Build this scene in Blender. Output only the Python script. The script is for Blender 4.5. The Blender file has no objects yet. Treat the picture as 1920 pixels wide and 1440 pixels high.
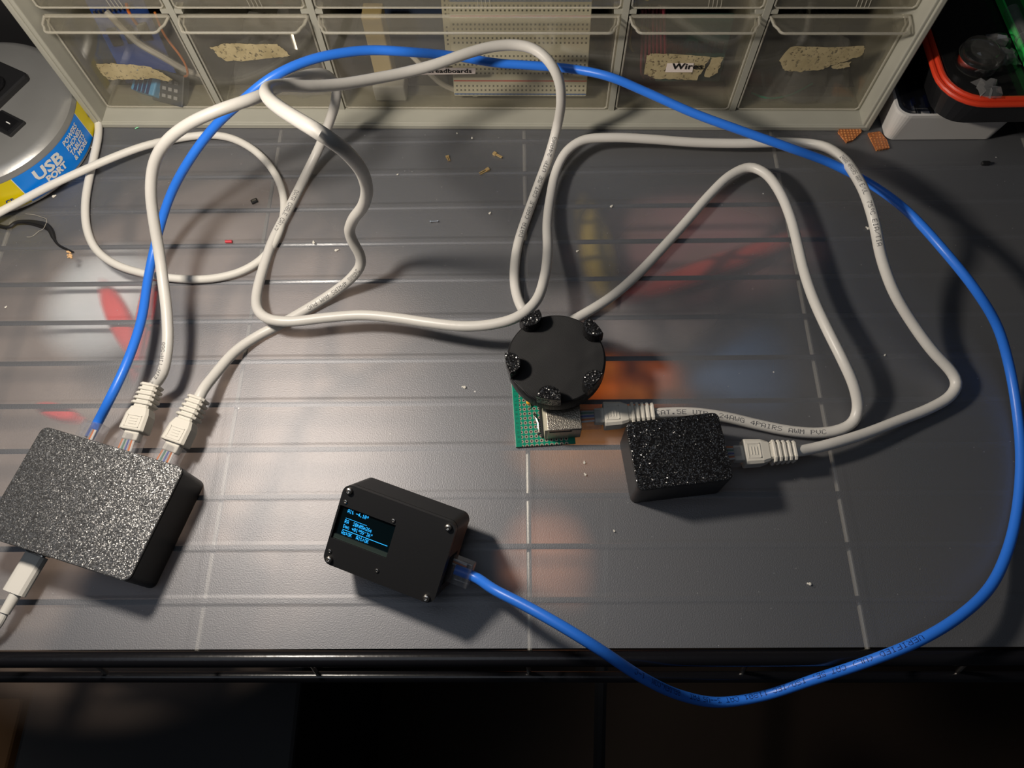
import bpy, bmesh, math, random
from math import sin, cos, pi, radians, sqrt, atan2, floor
from mathutils import Vector as V, Matrix

random.seed(7)
COL = bpy.context.scene.collection

# ------------------------------------------------------------------ camera
F, TILT, ROLL, YAW, H = 1348.486, radians(23.526), radians(-2.323), radians(2.0155), 0.35261
CAMR = (Matrix.Rotation(YAW, 3, 'Z') @ Matrix.Rotation(TILT, 3, 'X') @ Matrix.Rotation(ROLL, 3, 'Z'))
cd = bpy.data.cameras.new('camera'); cam = bpy.data.objects.new('camera', cd); COL.objects.link(cam)
cam.matrix_world = Matrix.Translation((0, 0, H)) @ CAMR.to_4x4()
cd.sensor_width = 36; cd.lens = F / 1920 * 36; cd.clip_start = .01
bpy.context.scene.camera = cam
EYE = V((0, 0, H))

def ray(px, py):
    return CAMR @ V(((px - 960) / F, -(py - 720) / F, -1))
def at(px, py, z=0.0):
    """measured spot of the photograph that lies at height z above the shelf"""
    d = ray(px, py); return EYE + d * ((z - H) / d.z)

# ------------------------------------------------------------------ helpers
ROOTM = {}
def tag(o, label=None, cat=None, group=None, kind=None):
    if label: o['label'] = label
    if cat: o['category'] = cat
    if group: o['group'] = group
    if kind: o['kind'] = kind
    return o
def thing(name, label, cat, M=None, group=None):
    o = bpy.data.objects.new(name, None); COL.objects.link(o); o.empty_display_size = .01
    M = M or Matrix.Identity(4)
    o.matrix_world = M; ROOTM[o] = M
    return tag(o, label, cat, group)
def rootm(o):
    while o.parent: o = o.parent
    return ROOTM.get(o, Matrix.Identity(4))

class MB:
    def __init__(s, M=None): s.v = []; s.f = []; s.sm = []; s.M = M or Matrix.Identity(4)
    def add(s, vs, fs, smooth=False):
        n = len(s.v); s.v += [s.M @ V(p) for p in vs]
        s.f += [tuple(i + n for i in f) for f in fs]; s.sm += [smooth] * len(fs)
        return s
    def box(s, x0, x1, y0, y1, z0, z1, b=0.0):
        if b > 0:
            return s.rprism((x1 - x0), (y1 - y0), min(b, .49 * (x1 - x0), .49 * (y1 - y0)), z0, z1, b * .6, ((x0 + x1) / 2, (y0 + y1) / 2), n=3)
        vs = [(x, y, z) for z in (z0, z1) for y in (y0, y1) for x in (x0, x1)]
        return s.add(vs, [(0, 2, 3, 1), (4, 5, 7, 6), (0, 1, 5, 4), (2, 6, 7, 3), (0, 4, 6, 2), (1, 3, 7, 5)])
    def rprism(s, w, h, r, z0, z1, c=0.0, ctr=(0, 0), n=6):
        def ring(inset, z):
            rr = max(r - inset, r * .25); W = w / 2 - inset; Hh = h / 2 - inset; out = []
            for cx, cy, a0 in ((1, 1, 0), (-1, 1, pi / 2), (-1, -1, pi), (1, -1, 1.5 * pi)):
                for k in range(n + 1):
                    a = a0 + k * pi / 2 / n
                    out.append((ctr[0] + cx * (W - rr) + rr * cos(a), ctr[1] + cy * (Hh - rr) + rr * sin(a), z))
            return out
        rings = [ring(c, z0)] + ([ring(c * .3, z0 + c * .3), ring(0, z0 + c)] if c else []) + ([ring(0, z1 - c), ring(c * .3, z1 - c * .3)] if c else []) + [ring(c, z1)]
        return s.loft(rings)
    def loft(s, rings, cap=True, smooth=False, closed=True):
        m = len(rings[0]); vs = [p for r in rings for p in r]; fs = []
        for i in range(len(rings) - 1):
            for k in range(m if closed else m - 1):
                k2 = (k + 1) % m
                fs.append((i * m + k, i * m + k2, (i + 1) * m + k2, (i + 1) * m + k))
        s.add(vs, fs, smooth)
        if cap:
            s.add(rings[0], [tuple(reversed(range(m)))]); s.add(rings[-1], [tuple(range(m))])
        return s
    def lathe(s, prof, ctr=(0, 0), n=48, a0=0, a1=2 * pi, smooth=True, flat=()):
        full = abs(a1 - a0 - 2 * pi) < 1e-6; m = n if full else n + 1
        rings = [[(ctr[0] + r * cos(a0 + (a1 - a0) * k / n), ctr[1] + r * sin(a0 + (a1 - a0) * k / n), z) for k in range(m)] for r, z in prof]
        return s.loft(rings, cap=full, smooth=smooth, closed=full)
    def cyl(s, p0, p1, r, n=12, r1=None, smooth=True):
        p0, p1 = V(p0), V(p1); d = (p1 - p0).normalized(); a = d.orthogonal().normalized(); b = d.cross(a)
        r1 = r if r1 is None else r1
        rings = [[p + (a * cos(t) + b * sin(t)) * q for t in [2 * pi * k / n for k in range(n)]] for p, q in ((p0, r), (p1, r1))]
        return s.loft([[tuple(x) for x in rg] for rg in rings], smooth=smooth)
    def tube(s, pts, r, n=14, cap=True, rf=None):
        fr = frames(pts); rings = []
        for i, (p, t, a, b) in enumerate(fr):
            q = r if rf is None else r * rf(i / (len(fr) - 1))
            rings.append([tuple(p + (a * cos(2 * pi * k / n) + b * sin(2 * pi * k / n)) * q) for k in range(n)])
        return s.loft(rings, cap=cap, smooth=True)
    def sphere(s, c, r, sz=1.0, n=12, m=8):
        c = V(c); rings = []
        for i in range(1, m):
            ph = pi * i / m
            rings.append([(c.x + r * sin(ph) * cos(2 * pi * k / n), c.y + r * sin(ph) * sin(2 * pi * k / n), c.z + r * cos(ph) * sz) for k in range(n)])
        rings.reverse()
        return s.loft(rings, smooth=True)
    def holed(s, outer, holes, z0, z1):
        bm = bmesh.new(); es = []
        for loop in [outer] + holes:
            vs = [bm.verts.new((x, y, z0)) for x, y in loop]
            es += [bm.edges.new((vs[i], vs[(i + 1) % len(vs)])) for i in range(len(vs))]
        r = bmesh.ops.triangle_fill(bm, use_beauty=True, use_dissolve=False, edges=es)
        fs = [g for g in r['geom'] if isinstance(g, bmesh.types.BMFace)]
        e = bmesh.ops.extrude_face_region(bm, geom=fs)
        bmesh.ops.translate(bm, verts=[g for g in e['geom'] if isinstance(g, bmesh.types.BMVert)], vec=(0, 0, z1 - z0))
        bmesh.ops.recalc_face_normals(bm, faces=bm.faces)
        bm.verts.index_update()
        s.add([v.co[:] for v in bm.verts], [[v.index for v in f.verts] for f in bm.faces]); bm.free()
        return s
    def build(s, name, mat, parent=None, world=False, label=None):
        me = bpy.data.meshes.new(name)
        vs = s.v
        if world and parent is not None:
            Mi = rootm(parent).inverted(); vs = [Mi @ p for p in vs]
        me.from_pydata([tuple(p) for p in vs], [], s.f); me.validate()
        bm = bmesh.new(); bm.from_mesh(me); bmesh.ops.recalc_face_normals(bm, faces=bm.faces); bm.to_mesh(me); bm.free()
        if any(s.sm):
            bm = bmesh.new(); bm.from_mesh(me); sharp = [0] * len(bm.edges)
            for i, e in enumerate(bm.edges):
                if len(e.link_faces) == 2 and e.calc_face_angle(0) > .5: sharp[i] = 1
            bm.free(); at_ = me.attributes.new('sharp_edge', 'BOOLEAN', 'EDGE'); at_.data.foreach_set('value', sharp)
        if len(me.polygons) == len(s.sm): me.polygons.foreach_set('use_smooth', s.sm)
        me.materials.append(mat); me.update()
        o = bpy.data.objects.new(name, me); COL.objects.link(o)
        if parent is not None: o.parent = parent
        if label: o['label'] = label
        return o

def catmull(P, step=.0025):
    P = [V(p) for p in P]; out = []
    Q = [P[0] * 2 - P[1]] + P + [P[-1] * 2 - P[-2]]
    for i in range(1, len(Q) - 2):
        p0, p1, p2, p3 = Q[i - 1:i + 3]
        def tj(t, a, b): return t + max((b - a).length, 1e-6) ** .5
        t0 = 0; t1 = tj(t0, p0, p1); t2 = tj(t1, p1, p2); t3 = tj(t2, p2, p3)
        n = max(2, int((p2 - p1).length / step))
        for k in range(n):
            t = t1 + (t2 - t1) * k / n
            a1 = p0 * ((t1 - t) / (t1 - t0)) + p1 * ((t - t0) / (t1 - t0)); a2 = p1 * ((t2 - t) / (t2 - t1)) + p2 * ((t - t1) / (t2 - t1)); a3 = p2 * ((t3 - t) / (t3 - t2)) + p3 * ((t - t2) / (t3 - t2))
            b1 = a1 * ((t2 - t) / (t2 - t0)) + a2 * ((t - t0) / (t2 - t0)); b2 = a2 * ((t3 - t) / (t3 - t1)) + a3 * ((t - t1) / (t3 - t1))
            out.append(b1 * ((t2 - t) / (t2 - t1)) + b2 * ((t - t1) / (t2 - t1)))
    out.append(P[-1])
    for _ in range(2):
        out = [out[0]] + [(out[i - 1] + out[i] * 2 + out[i + 1]) / 4 for i in range(1, len(out) - 1)] + [out[-1]]
    return out
def frames(pts):
    pts = [V(p) for p in pts]; n = len(pts); out = []
    t = (pts[1] - pts[0]).normalized(); a = t.orthogonal().normalized()
    for i in range(n):
        t = (pts[min(i + 1, n - 1)] - pts[max(i - 1, 0)]).normalized()
        a = (a - t * a.dot(t)).normalized(); out.append((pts[i], t, a, t.cross(a)))
    return out

# 5x7 dot-matrix letters (columns)
FONT = {' ': '0000000000', '"': '0007000700', "'": '0000030000', '&': '3649552250', '(': '001C224100', ')': '0041221C00', '+': '08083E0808', ',': '0050300000',
 '-': '0808080808', '.': '0060600000', '/': '2010080402', '0': '3E5149453E', '1': '00427F4000', '2': '4261514946', '3': '2141454B31', '4': '1814127F10',
 '5': '2745454539', '6': '3C4A494930', '7': '0171090503', '8': '3649494936', '9': '064949291E', ':': '0036360000', 'A': '7E1111117E', 'B': '7F49494936',
 'C': '3E41414122', 'D': '7F4141221C', 'E': '7F49494941', 'F': '7F09090901', 'G': '3E4149497A', 'H': '7F0808087F', 'I': '00417F4100', 'K': '7F08142241',
 'L': '7F40404040', 'M': '7F020C027F', 'N': '7F0408107F', 'O': '3E4141413E', 'P': '7F09090906', 'R': '7F09192946', 'S': '4649494931', 'T': '01017F0101',
 'U': '3F4040403F', 'V': '1F2040201F', 'W': '3F4038403F', 'X': '6314081463', 'Y': '0708700807', 'c': '3844444420', 'e': '3854545418', 'h': '7F08040478',
 'l': '00417F4000', 'm': '7C04180478', 's': '4854545420', 't': '043F444020', 'z': '4464544C44', '*': '0006090906'}
def dots(text):
    for i, ch in enumerate(text):
        h = FONT.get(ch, FONT[' '])
        for c in range(5):
            b = int(h[2 * c:2 * c + 2], 16)
            for r in range(7):
                if b >> r & 1: yield i * 6 + c, 6 - r

# ------------------------------------------------------------------ materials
class N:
    def __init__(s, name):
        s.m = bpy.data.materials.new(name); s.m.use_nodes = True; s.t = s.m.node_tree; s.t.nodes.clear()
        s.out = s.n('ShaderNodeOutputMaterial')
    def n(s, kind, ins=None, **kw):
        x = s.t.nodes.new(kind)
        for k, v in kw.items(): setattr(x, k, v)
        for k, v in (ins or {}).items(): s.set(x.inputs[k], v)
        return x
    def set(s, inp, v):
        if isinstance(v, bpy.types.NodeSocket): s.t.links.new(v, inp)
        elif isinstance(v, bpy.types.Node): s.t.links.new(v.outputs[0], inp)
        elif isinstance(v, (tuple, list)) and len(v) == 3 and inp.type == 'RGBA': inp.default_value = (*v, 1)
        else: inp.default_value = v
    def math(s, op, a, b=0.0, c=0.0, clamp=False):
        x = s.n('ShaderNodeMath', operation=op, use_clamp=clamp); s.set(x.inputs[0], a); s.set(x.inputs[1], b); s.set(x.inputs[2], c); return x.outputs[0]
    def ramp(s, v, a, b, lo=0.0, hi=1.0, smooth=True):
        x = s.n('ShaderNodeMapRange', interpolation_type='SMOOTHSTEP' if smooth else 'LINEAR')
        for i, q in enumerate((v, a, b, lo, hi)): s.set(x.inputs[i], q)
        return x.outputs[0]
    def mix(s, f, a, b):
        x = s.n('ShaderNodeMix', data_type='RGBA'); s.set(x.inputs[0], f); s.set(x.inputs[6], a); s.set(x.inputs[7], b); return x.outputs[2]
    def coord(s, which='Object'): return s.n('ShaderNodeTexCoord').outputs[which]
    def noise(s, scale, detail=2.0, vec=None, rough=.5):
        x = s.n('ShaderNodeTexNoise'); s.set(x.inputs['Scale'], scale); s.set(x.inputs['Detail'], detail); s.set(x.inputs['Roughness'], rough)
        s.set(x.inputs['Vector'], vec or s.coord()); return x.outputs['Fac']
    def bump(s, h, strength=.5, dist=.001):
        x = s.n('ShaderNodeBump'); s.set(x.inputs['Height'], h); s.set(x.inputs['Strength'], strength); s.set(x.inputs['Distance'], dist); return x.outputs[0]
    def pbr(s, col, rough=.5, spec=.5, metal=0.0, normal=None, **kw):
        x = s.n('ShaderNodeBsdfPrincipled'); s.set(x.inputs['Base Color'], col); s.set(x.inputs['Roughness'], rough)
        s.set(x.inputs['Specular IOR Level'], spec); s.set(x.inputs['Metallic'], metal)
        if normal is not None: s.set(x.inputs['Normal'], normal)
        for k, v in kw.items(): s.set(x.inputs[k.replace('_', ' ')], v)
        return x
    def done(s, sh): s.set(s.out.inputs['Surface'], sh); return s.m

def plain(name, col, rough=.5, spec=.5, metal=0.0, nscale=900, bump=.15, vary=.06, dist=.0002, **kw):
    k = N(name); nz = k.noise(nscale, 3); lo = k.noise(40, 2)
    c = k.mix(lo, tuple(x * (1 - vary) for x in col), tuple(min(1, x * (1 + vary)) for x in col))
    return k.done(k.pbr(c, rough, spec, metal, k.bump(nz, bump, dist), **kw))
def clear(name, tint=(.9, .9, .9), rough=.08, haze=.05, hazecol=(.6, .6, .55), ior=1.5, scratch=.0):
    k = N(name); f0 = ((ior - 1) / (ior + 1)) ** 2; lw = k.n('ShaderNodeLayerWeight'); lw.inputs['Blend'].default_value = .5
    fr = k.math('ADD', f0, k.math('MULTIPLY', 1 - f0, k.math('POWER', lw.outputs['Facing'], 5.0)))
    tr = k.n('ShaderNodeBsdfTransparent', {'Color': tint}); di = k.n('ShaderNodeBsdfDiffuse', {'Color': hazecol})
    hz = haze
    if scratch:
        sp = k.noise(700, 4, rough=.7); hz = k.math('ADD', haze, k.ramp(sp, .66, .74, 0, scratch))
    m1 = k.n('ShaderNodeMixShader', {0: hz, 1: tr, 2: di})
    gl = k.n('ShaderNodeBsdfGlossy', {'Color': (1, 1, 1), 'Roughness': rough})
    return k.done(k.n('ShaderNodeMixShader', {0: fr, 1: m1, 2: gl}))
def emit(name, col, e):
    k = N(name); nz = k.noise(2000, 1)
    return k.done(k.n('ShaderNodeEmission', {'Color': k.mix(nz, col, tuple(x * .9 for x in col)), 'Strength': e}))

def print3d(name, scale=1500, rough=.25, col=(.012, .012, .013), spec=.5, amp=1.0, coat=0.0):
    """pebbly face of a 3D print: every pebble catches the lamp at its own angle"""
    k = N(name); vo = k.n('ShaderNodeTexVoronoi', {'Scale': scale, 'Vector': k.coord()})
    wn = k.n('ShaderNodeTexWhiteNoise', {0: vo.outputs['Position']}); g = k.n('ShaderNodeNewGeometry')
    c0 = k.n('ShaderNodeVectorMath', operation='SUBTRACT'); k.set(c0.inputs[0], wn.outputs['Color']); c0.inputs[1].default_value = (.5, .5, .5)
    sc = k.n('ShaderNodeVectorMath', operation='SCALE'); k.set(sc.inputs[0], c0.outputs[0]); sc.inputs['Scale'].default_value = amp
    ad = k.n('ShaderNodeVectorMath', operation='ADD'); k.set(ad.inputs[0], g.outputs['Normal']); k.set(ad.inputs[1], sc.outputs[0])
    nm = k.n('ShaderNodeVectorMath', operation='NORMALIZE'); k.set(nm.inputs[0], ad.outputs[0])
    return k.done(k.pbr(col, rough, spec, 0.0, nm.outputs[0], Coat_Weight=coat, Coat_Roughness=rough, Coat_Normal=nm.outputs[0]))
def layered(name, col=(.013, .013, .014), rough=.42, pitch=.0002):
    k = N(name); sp = k.n('ShaderNodeSeparateXYZ', {0: k.coord()})
    w = k.math('SINE', k.math('MULTIPLY', sp.outputs['Z'], 2 * pi / pitch)); nz = k.noise(400, 2)
    return k.done(k.pbr(col, rough, .4, 0.0, k.bump(k.math('ADD', k.math('MULTIPLY', w, .3), nz), .25, .0001)))

M_white = plain('white_pvc', (.66, .64, .60), .38, .45, nscale=250, bump=.25, dist=.0003)
M_white_thin = plain('white_rubber', (.70, .68, .63), .5, .35, nscale=250, bump=.2, dist=.0003)
M_blue = plain('blue_pvc', (.028, .19, .80), .36, .45, nscale=250, bump=.2, dist=.0003)
M_boot = plain('cream_boot', (.68, .65, .58), .5, .35)
M_print = plain('grey_ink', (.10, .10, .11), .6, .2)
M_printb = plain('navy_ink', (.004, .022, .13), .5, .3)
M_clearplug = clear('clear_connector', (.93, .93, .94), .06, .07, (.8, .8, .8), 1.6)
M_cu = {c: plain('wire_' + n, c, .45) for n, c in dict(orange=(.75, .22, .06), blue=(.03, .08, .55), green=(.02, .30, .16), white=(.7, .7, .68)).items() for c in [c]}
W_or, W_bl, W_gr, W_wh = M_cu.values()
M_gold = plain('gold_pin', (.80, .58, .27), .35, .5, .6)
M_steel = plain('steel', (.62, .58, .53), .25, .5, 1.0)
M_chrome = plain('chrome', (.85, .85, .85), .12, .5, 1.0)
M_black = plain('black_plastic', (.012, .012, .013), .45, .45)
M_blackgloss = plain('black_gloss', (.008, .008, .009), .18, .5, bump=.05)
M_dark = plain('dark_void', (.01, .01, .01), .8, .2)

# ------------------------------------------------------------------ shelf liner
def liner_material():
    k = N('frosted_liner'); sp = k.n('ShaderNodeSeparateXYZ', {0: k.coord()}); x, y = sp.outputs['X'], sp.outputs['Y']
    yy = k.math('ADD', y, k.math('MULTIPLY', k.math('SUBTRACT', k.noise(9, 1), .5), .0012))
    d = k.math('MULTIPLY', k.math('ABSOLUTE', k.math('SUBTRACT', k.math('FRACT', k.math('ADD', k.math('DIVIDE', k.math('SUBTRACT', yy, .2709 - .0254 * 12), .0254), .5)), .5)), .0254)
    d2 = k.math('MULTIPLY', k.math('ABSOLUTE', k.math('SUBTRACT', k.math('FRACT', k.math('ADD', k.math('DIVIDE', k.math('SUBTRACT', x, .0027), .157), 10.5)), .5)), .157)
    lo = k.noise(7, 2)
    base = k.mix(k.ramp(lo, .35, .65), (.30, .325, .36), (.33, .33, .335))
    col = base
    vo = k.n('ShaderNodeTexVoronoi', {'Scale': 62.0, 'Vector': k.coord(), 'Randomness': 1.0}); vs = k.n('ShaderNodeTexWhiteNoise', {0: vo.outputs['Position']})
    speck = k.math('MULTIPLY', k.ramp(vo.outputs['Distance'], .035, .018, 0, 1), k.math('GREATER_THAN', vs.outputs['Value'], .80))
    vf = k.n('ShaderNodeTexVoronoi', {'Scale': 330.0, 'Vector': k.coord()}); vfs = k.n('ShaderNodeTexWhiteNoise', {0: vf.outputs['Position']})
    dust = k.math('MULTIPLY', k.ramp(vf.outputs['Distance'], .10, .05, 0, 1), k.math('GREATER_THAN', vfs.outputs['Value'], .90))
    # fine scratches
    mp = k.n('ShaderNodeMapping', {'Vector': k.coord(), 'Rotation': (0, 0, .9), 'Scale': (40, 900, 1)}); sc = k.noise(1.0, 1, mp.outputs[0])
    scr = k.math('MULTIPLY', k.ramp(sc, .735, .76, 0, 1), k.ramp(k.noise(30, 1), .5, .6, 0, .5))
    col = k.mix(k.math('MAXIMUM', k.math('MAXIMUM', speck, k.math('MULTIPLY', dust, .45)), k.math('MULTIPLY', scr, .25)), col, (.62, .60, .56))
    grain = k.noise(1500, 1)
    rough = k.ramp(k.noise(14, 2), .3, .7, .40, .47)
    ridge = k.ramp(d, .0030, .0010, 0, 1)
    h = k.math('ADD', k.math('MULTIPLY', grain, .00010), k.math('ADD', k.math('MULTIPLY', ridge, .00020), k.math('MULTIPLY', k.math('SUBTRACT', k.ramp(d2, .004, .001, 0, 1), 0), .00006)))
    nb = k.bump(h, .9, 1.0)
    white = k.math('MAXIMUM', speck, k.math('MULTIPLY', dust, .45))
    clr = k.math('MULTIPLY', .87, k.math('SUBTRACT', 1, white))
    p_ = k.n('ShaderNodeMixShader', {0: clr, 1: k.pbr(col, rough, .3, 0.0, nb).outputs[0], 2: k.n('ShaderNodeBsdfTransparent', {'Color': (.97, .975, .98)})})
    gl = k.n('ShaderNodeBsdfGlossy', {'Color': (.95, .95, 1.0), 'Roughness': .54, 'Normal': nb})
    return k.done(k.n('ShaderNodeMixShader', {0: .145, 1: p_, 2: gl}))
M_liner = liner_material()
m = MB(); m.box(-.46, .46, .0205, .56, -.0012, 0)
liner = m.build('shelf_liner', M_liner); kb = N('liner_underside')
liner.data.materials.append(kb.done(kb.n('ShaderNodeMixShader', {0: .87, 1: kb.pbr((.31, .325, .35), .6, .2).outputs[0], 2: kb.n('ShaderNodeBsdfTransparent', {'Color': (.97, .975, .98)})})))
for f_ in liner.data.polygons:
    if f_.normal.z < .5: f_.material_index = 1
tag(liner, 'frosted grey plastic liner sheet covering the wire shelf', 'shelf liner')

# ------------------------------------------------------------------ wire shelf under it
M_rail = plain('black_enamel', (.008, .008, .010), .22, .5, nscale=300, bump=.3)
M_rod = plain('dull_rod', (.30, .28, .24), .35, .5, .3)
sh = thing('wire_shelf', 'black enamelled wire shelf edge with double front rail below the liner', 'shelf', Matrix.Translation((0, .0185, -.03)))
m = MB(); m.cyl((-.46, .0168, -.0050), (.46, .0160, -.0050), .0038, 20); m.build('front_rail', M_rail, sh, True)
lowp = [at(q, 1269, -.030) for q in (-200, 2120)]
m = MB(); m.cyl(lowp[0], lowp[1], .0027, 16); m.build('lower_rail', M_rail, sh, True)
m = MB()
for i in range(-1, 12): m.cyl((-.455, .2709 - .0254 * (i - 2), -.0030), (.455, .2709 - .0254 * (i - 2), -.0030), .0014, 8)
m.build('wire_deck', M_rail, sh, True)
for i in range(-4, 5):
    xx = .0012 + .1045 * i; m = MB(); m.tube(catmull([(xx, .0172, -.008), (xx + .0005, .0145, -.018), (xx + .001, lowp[0].y + .001, -.0285)], .002), .0011, 8)
    m.build('connecting_rod', M_steel, sh, True)
for i in range(-2, 3):
    m = MB(); m.cyl((.0027 + .157 * i, .02, -.0062), (.0027 + .157 * i, .55, -.0062), .0012, 8); m.build('cross_rod', M_rod, sh, True)

# ------------------------------------------------------------------ things kept just under the shelf, seen through the liner
def soft(name, col, col2=None, edge=.55):
    k = N(name); g = k.coord('Generated'); v = k.n('ShaderNodeVectorMath', operation='SUBTRACT'); k.set(v.inputs[0], g); v.inputs[1].default_value = (.5, .5, .5)
    m_ = k.n('ShaderNodeVectorMath', operation='MULTIPLY'); k.set(m_.inputs[0], v.outputs[0]); m_.inputs[1].default_value = (2, 2, 0)
    l = k.n('ShaderNodeVectorMath', operation='LENGTH'); k.set(l.inputs[0], m_.outputs[0])
    al = k.ramp(l.outputs['Value'], 1.0, edge, 0, 1); c = k.mix(k.ramp(k.noise(25, 2), .35, .65), col, col2 or tuple(x * .8 for x in col))
    return k.done(k.n('ShaderNodeMixShader', {0: al, 1: k.n('ShaderNodeBsdfTransparent').outputs[0], 2: k.pbr(c, .7, .1).outputs[0]}))
def under(name, label, cat, px, py, z, rx, ry, ang, col, col2=None, edge=.3):
    p = at(px, py, z); M = Matrix.Translation(p) @ Matrix.Rotation(radians(ang), 4, 'Z'); m = MB()
    m.loft([[(rx * f * cos(t_), ry * f * sin(t_), zz) for t_ in [2 * pi * k_ / 32 for k_ in range(32)]] for f, zz in ((1, -.004), (.96, -.001), (.85, .0005), (.5, .0018), (.05, .0020))], smooth=True)
    o = m.build(name, soft('soft_' + name + str(px), col, col2, edge)); o.matrix_world = M; return tag(o, label, cat)
for q in [
 ('orange_pouch', 'orange pouch glowing through the liner just right of the round disc', 'pouch', 1190, 716, -.10, .050, .034, -3, (1.0, .20, .02), (.95, .26, .03), .35),
 ('brown_envelope', 'orange brown envelope under the liner below the green board', 'envelope', 1110, 838, -.11, .066, .038, 0, (.62, .26, .07), (.50, .22, .08), .2),
 ('blue_folder', 'soft blue folder under the liner above the small black box', 'folder', 1385, 680, -.08, .046, .056, 0, (.09, .19, .38), None, .1),
 ('pink_cloth', 'faded pink cloth under the liner behind the tall cable loop', 'cloth', 1310, 460, -.05, .095, .055, 4, (.42, .20, .20), (.38, .21, .19), .2),
 ('red_strap', 'dull red strap slanting over the pink cloth under the liner', 'strap', 1330, 500, -.035, .080, .009, 22, (.75, .10, .07), None, .2),
 ('yellow_strap', 'mustard yellow strap under the liner at the left of the pink cloth', 'strap', 1118, 465, -.035, .014, .050, 8, (.62, .44, .07), None, .2),
 ('grey_sleeve', 'mauve grey sleeve under the liner between disc and pink cloth', 'sleeve', 1200, 590, -.07, .090, .034, 0, (.42, .34, .32), None, .2),
 ('terracotta_lid', 'terracotta coloured lid under the liner right of the display box', 'lid', 1025, 1055, -.07, .034, .042, 0, (.70, .30, .16), None, .1),
 ('white_packet', 'white packet under the liner between the lamp base and the large box', 'packet', 190, 560, -.016, .042, .046, -10, (1, 1, 1), (.90, .93, .95), .3),
 ('red_tape', 'red tape strip slanting over the white packet under the liner', 'tape', 222, 598, -.008, .008, .036, 32, (1.0, .05, .04), None, .4),
 ('red_ribbon', 'narrow red ribbon standing at the right of the white packet under the liner', 'ribbon', 268, 590, -.008, .005, .045, 2, (.95, .03, .03), None, .4),
 ('red_marker', 'red marker under the liner just behind the large black box', 'marker', 108, 772, -.008, .017, .0055, -16, (1.0, .05, .05), None, .4),
 ('cardboard_sheet', 'brown cardboard sheet under the left part of the liner', 'cardboard', 300, 720, -.09, .20, .22, 0, (.44, .34, .28), (.36, .27, .22), .55)]:
    under(*q)

# ------------------------------------------------------------------ room below and behind
M_floor = plain('dark_floor', (.018, .011, .007), .7, .2, nscale=40)
fl = MB().box(-1.2, 1.2, -1.0, 1.2, -.82, -.80).build('floor', M_floor); tag(fl, 'dark brown floor far below the shelf', 'floor', kind='structure')
wl = MB().box(-1.2, 1.2, .57, .60, -.80, 1.2).build('wall_back', M_dark); tag(wl, 'dark wall behind the shelf', 'wall', kind='structure')
gb = thing('storage_crate', 'dark grey crate on the floor under the front edge of the shelf', 'crate', Matrix.Translation((-.33, -.06, -.80)))
M_crate = plain('grey_crate', (.022, .022, .024), .6, .3)
MB().rprism(.24, .22, .02, 0, .42, .006).build('crate_body', M_crate, gb)
MB().rprism(.25, .23, .022, .42, .44, .004).build('lid', M_crate, gb)
m = MB(); m.box(-.62, -.50, -.2, .0, -.80, -.42, .006); cb = m.build('cardboard_box', plain('cardboard', (.16, .085, .04), .8, .1)); tag(cb, 'brown cardboard box on the dark floor beside the crate', 'box')
pts = catmull([(-.12, -.10, -.796), (-.02, -.20, -.60), (.05, -.15, -.40), (.06, .02, -.25), (.07, .2, -.2)], .01)
hc = MB().tube(pts, .005, 8).build('power_cord', M_black); tag(hc, 'black power cord drooping in the dark below the shelf', 'cord')

# ------------------------------------------------------------------ drawer cabinet
PA, PB = at(185, 237), at(1625, 243)
cu = (PB - PA); CW = cu.length; cang = atan2(cu.y, cu.x)
CM = Matrix.Translation(PA) @ Matrix.Rotation(cang, 4, 'Z')     # local: x right, y back, z up; front rim at y=0
CH, CD, RC = .148, .165, .0115
M_cab = plain('grey_cabinet_plastic', (.35, .345, .295), .45, .4, nscale=60, bump=.12, vary=.12)
cab = thing('drawer_cabinet', 'grey plastic parts cabinet with two rows of clear drawers behind the cables', 'cabinet', CM)
DIV = [.079, .1565, .3275, .4035]; T = .0018
m = MB()
m.box(0, CW, 0, CD, 0, .0038, .0012); m.box(0, CW, 0, CD, CH - .003, CH, .0012)
m.box(0, .0042, 0, CD, .0003, CH - .0003, .001); m.box(CW - .0042, CW, 0, CD, .0003, CH - .0003, .001)
m.box(0.001, CW - .001, CD - .003, CD, .001, CH - .001)
# rolled outer rim
m.box(-.0012, .0022, -.0012, .004, 0, CH, .0008); m.box(CW - .0022, CW + .0012, -.0012, .004, 0, CH, .0008); m.box(-.001, CW + .001, -.0012, .0028, 0, .0032, .0008); m.box(-.001, CW + .001, -.0012, .0028, CH - .0032, CH, .0008)
m.build('cabinet_shell', M_cab, cab)
M_in = plain('shaded_cabinet_inside', (.06, .06, .055), .6, .3)  # darker grey paints the shade inside the cabinet onto back and floor
MB().box(.0043, CW - .0043, CD - .0045, CD - .0032, .004, CH - .0032).build('back_shade_panel', M_in, cab)
MB().box(.0043, CW - .0043, RC + .02, CD - .0046, .0038, .0042).build('floor_shade_panel', M_in, cab)
m = MB(); m.box(.004, CW - .004, RC + .018, CD - .003, .0742, .0758); m.build('shelf_divider', M_cab, cab)
for d_ in DIV:
    m = MB(); m.box(d_ - T, d_ + T, RC - .0005, CD - .003, .0038, CH - .003)
    m.box(d_ - .006, d_ + .006, RC - .0002, RC + .006, .0738, .0762); m.build('upright_divider', M_cab, cab)
M_drawer = clear('smoky_clear_plastic', (.93, .92, .89), .045, .06, (.6, .58, .50), 1.62)
M_rim = clear('lit_clear_rim', (.90, .89, .86), .12, .26, (.85, .82, .72), 1.7)  # pale haze paints the light caught along the plastic edges
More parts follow.
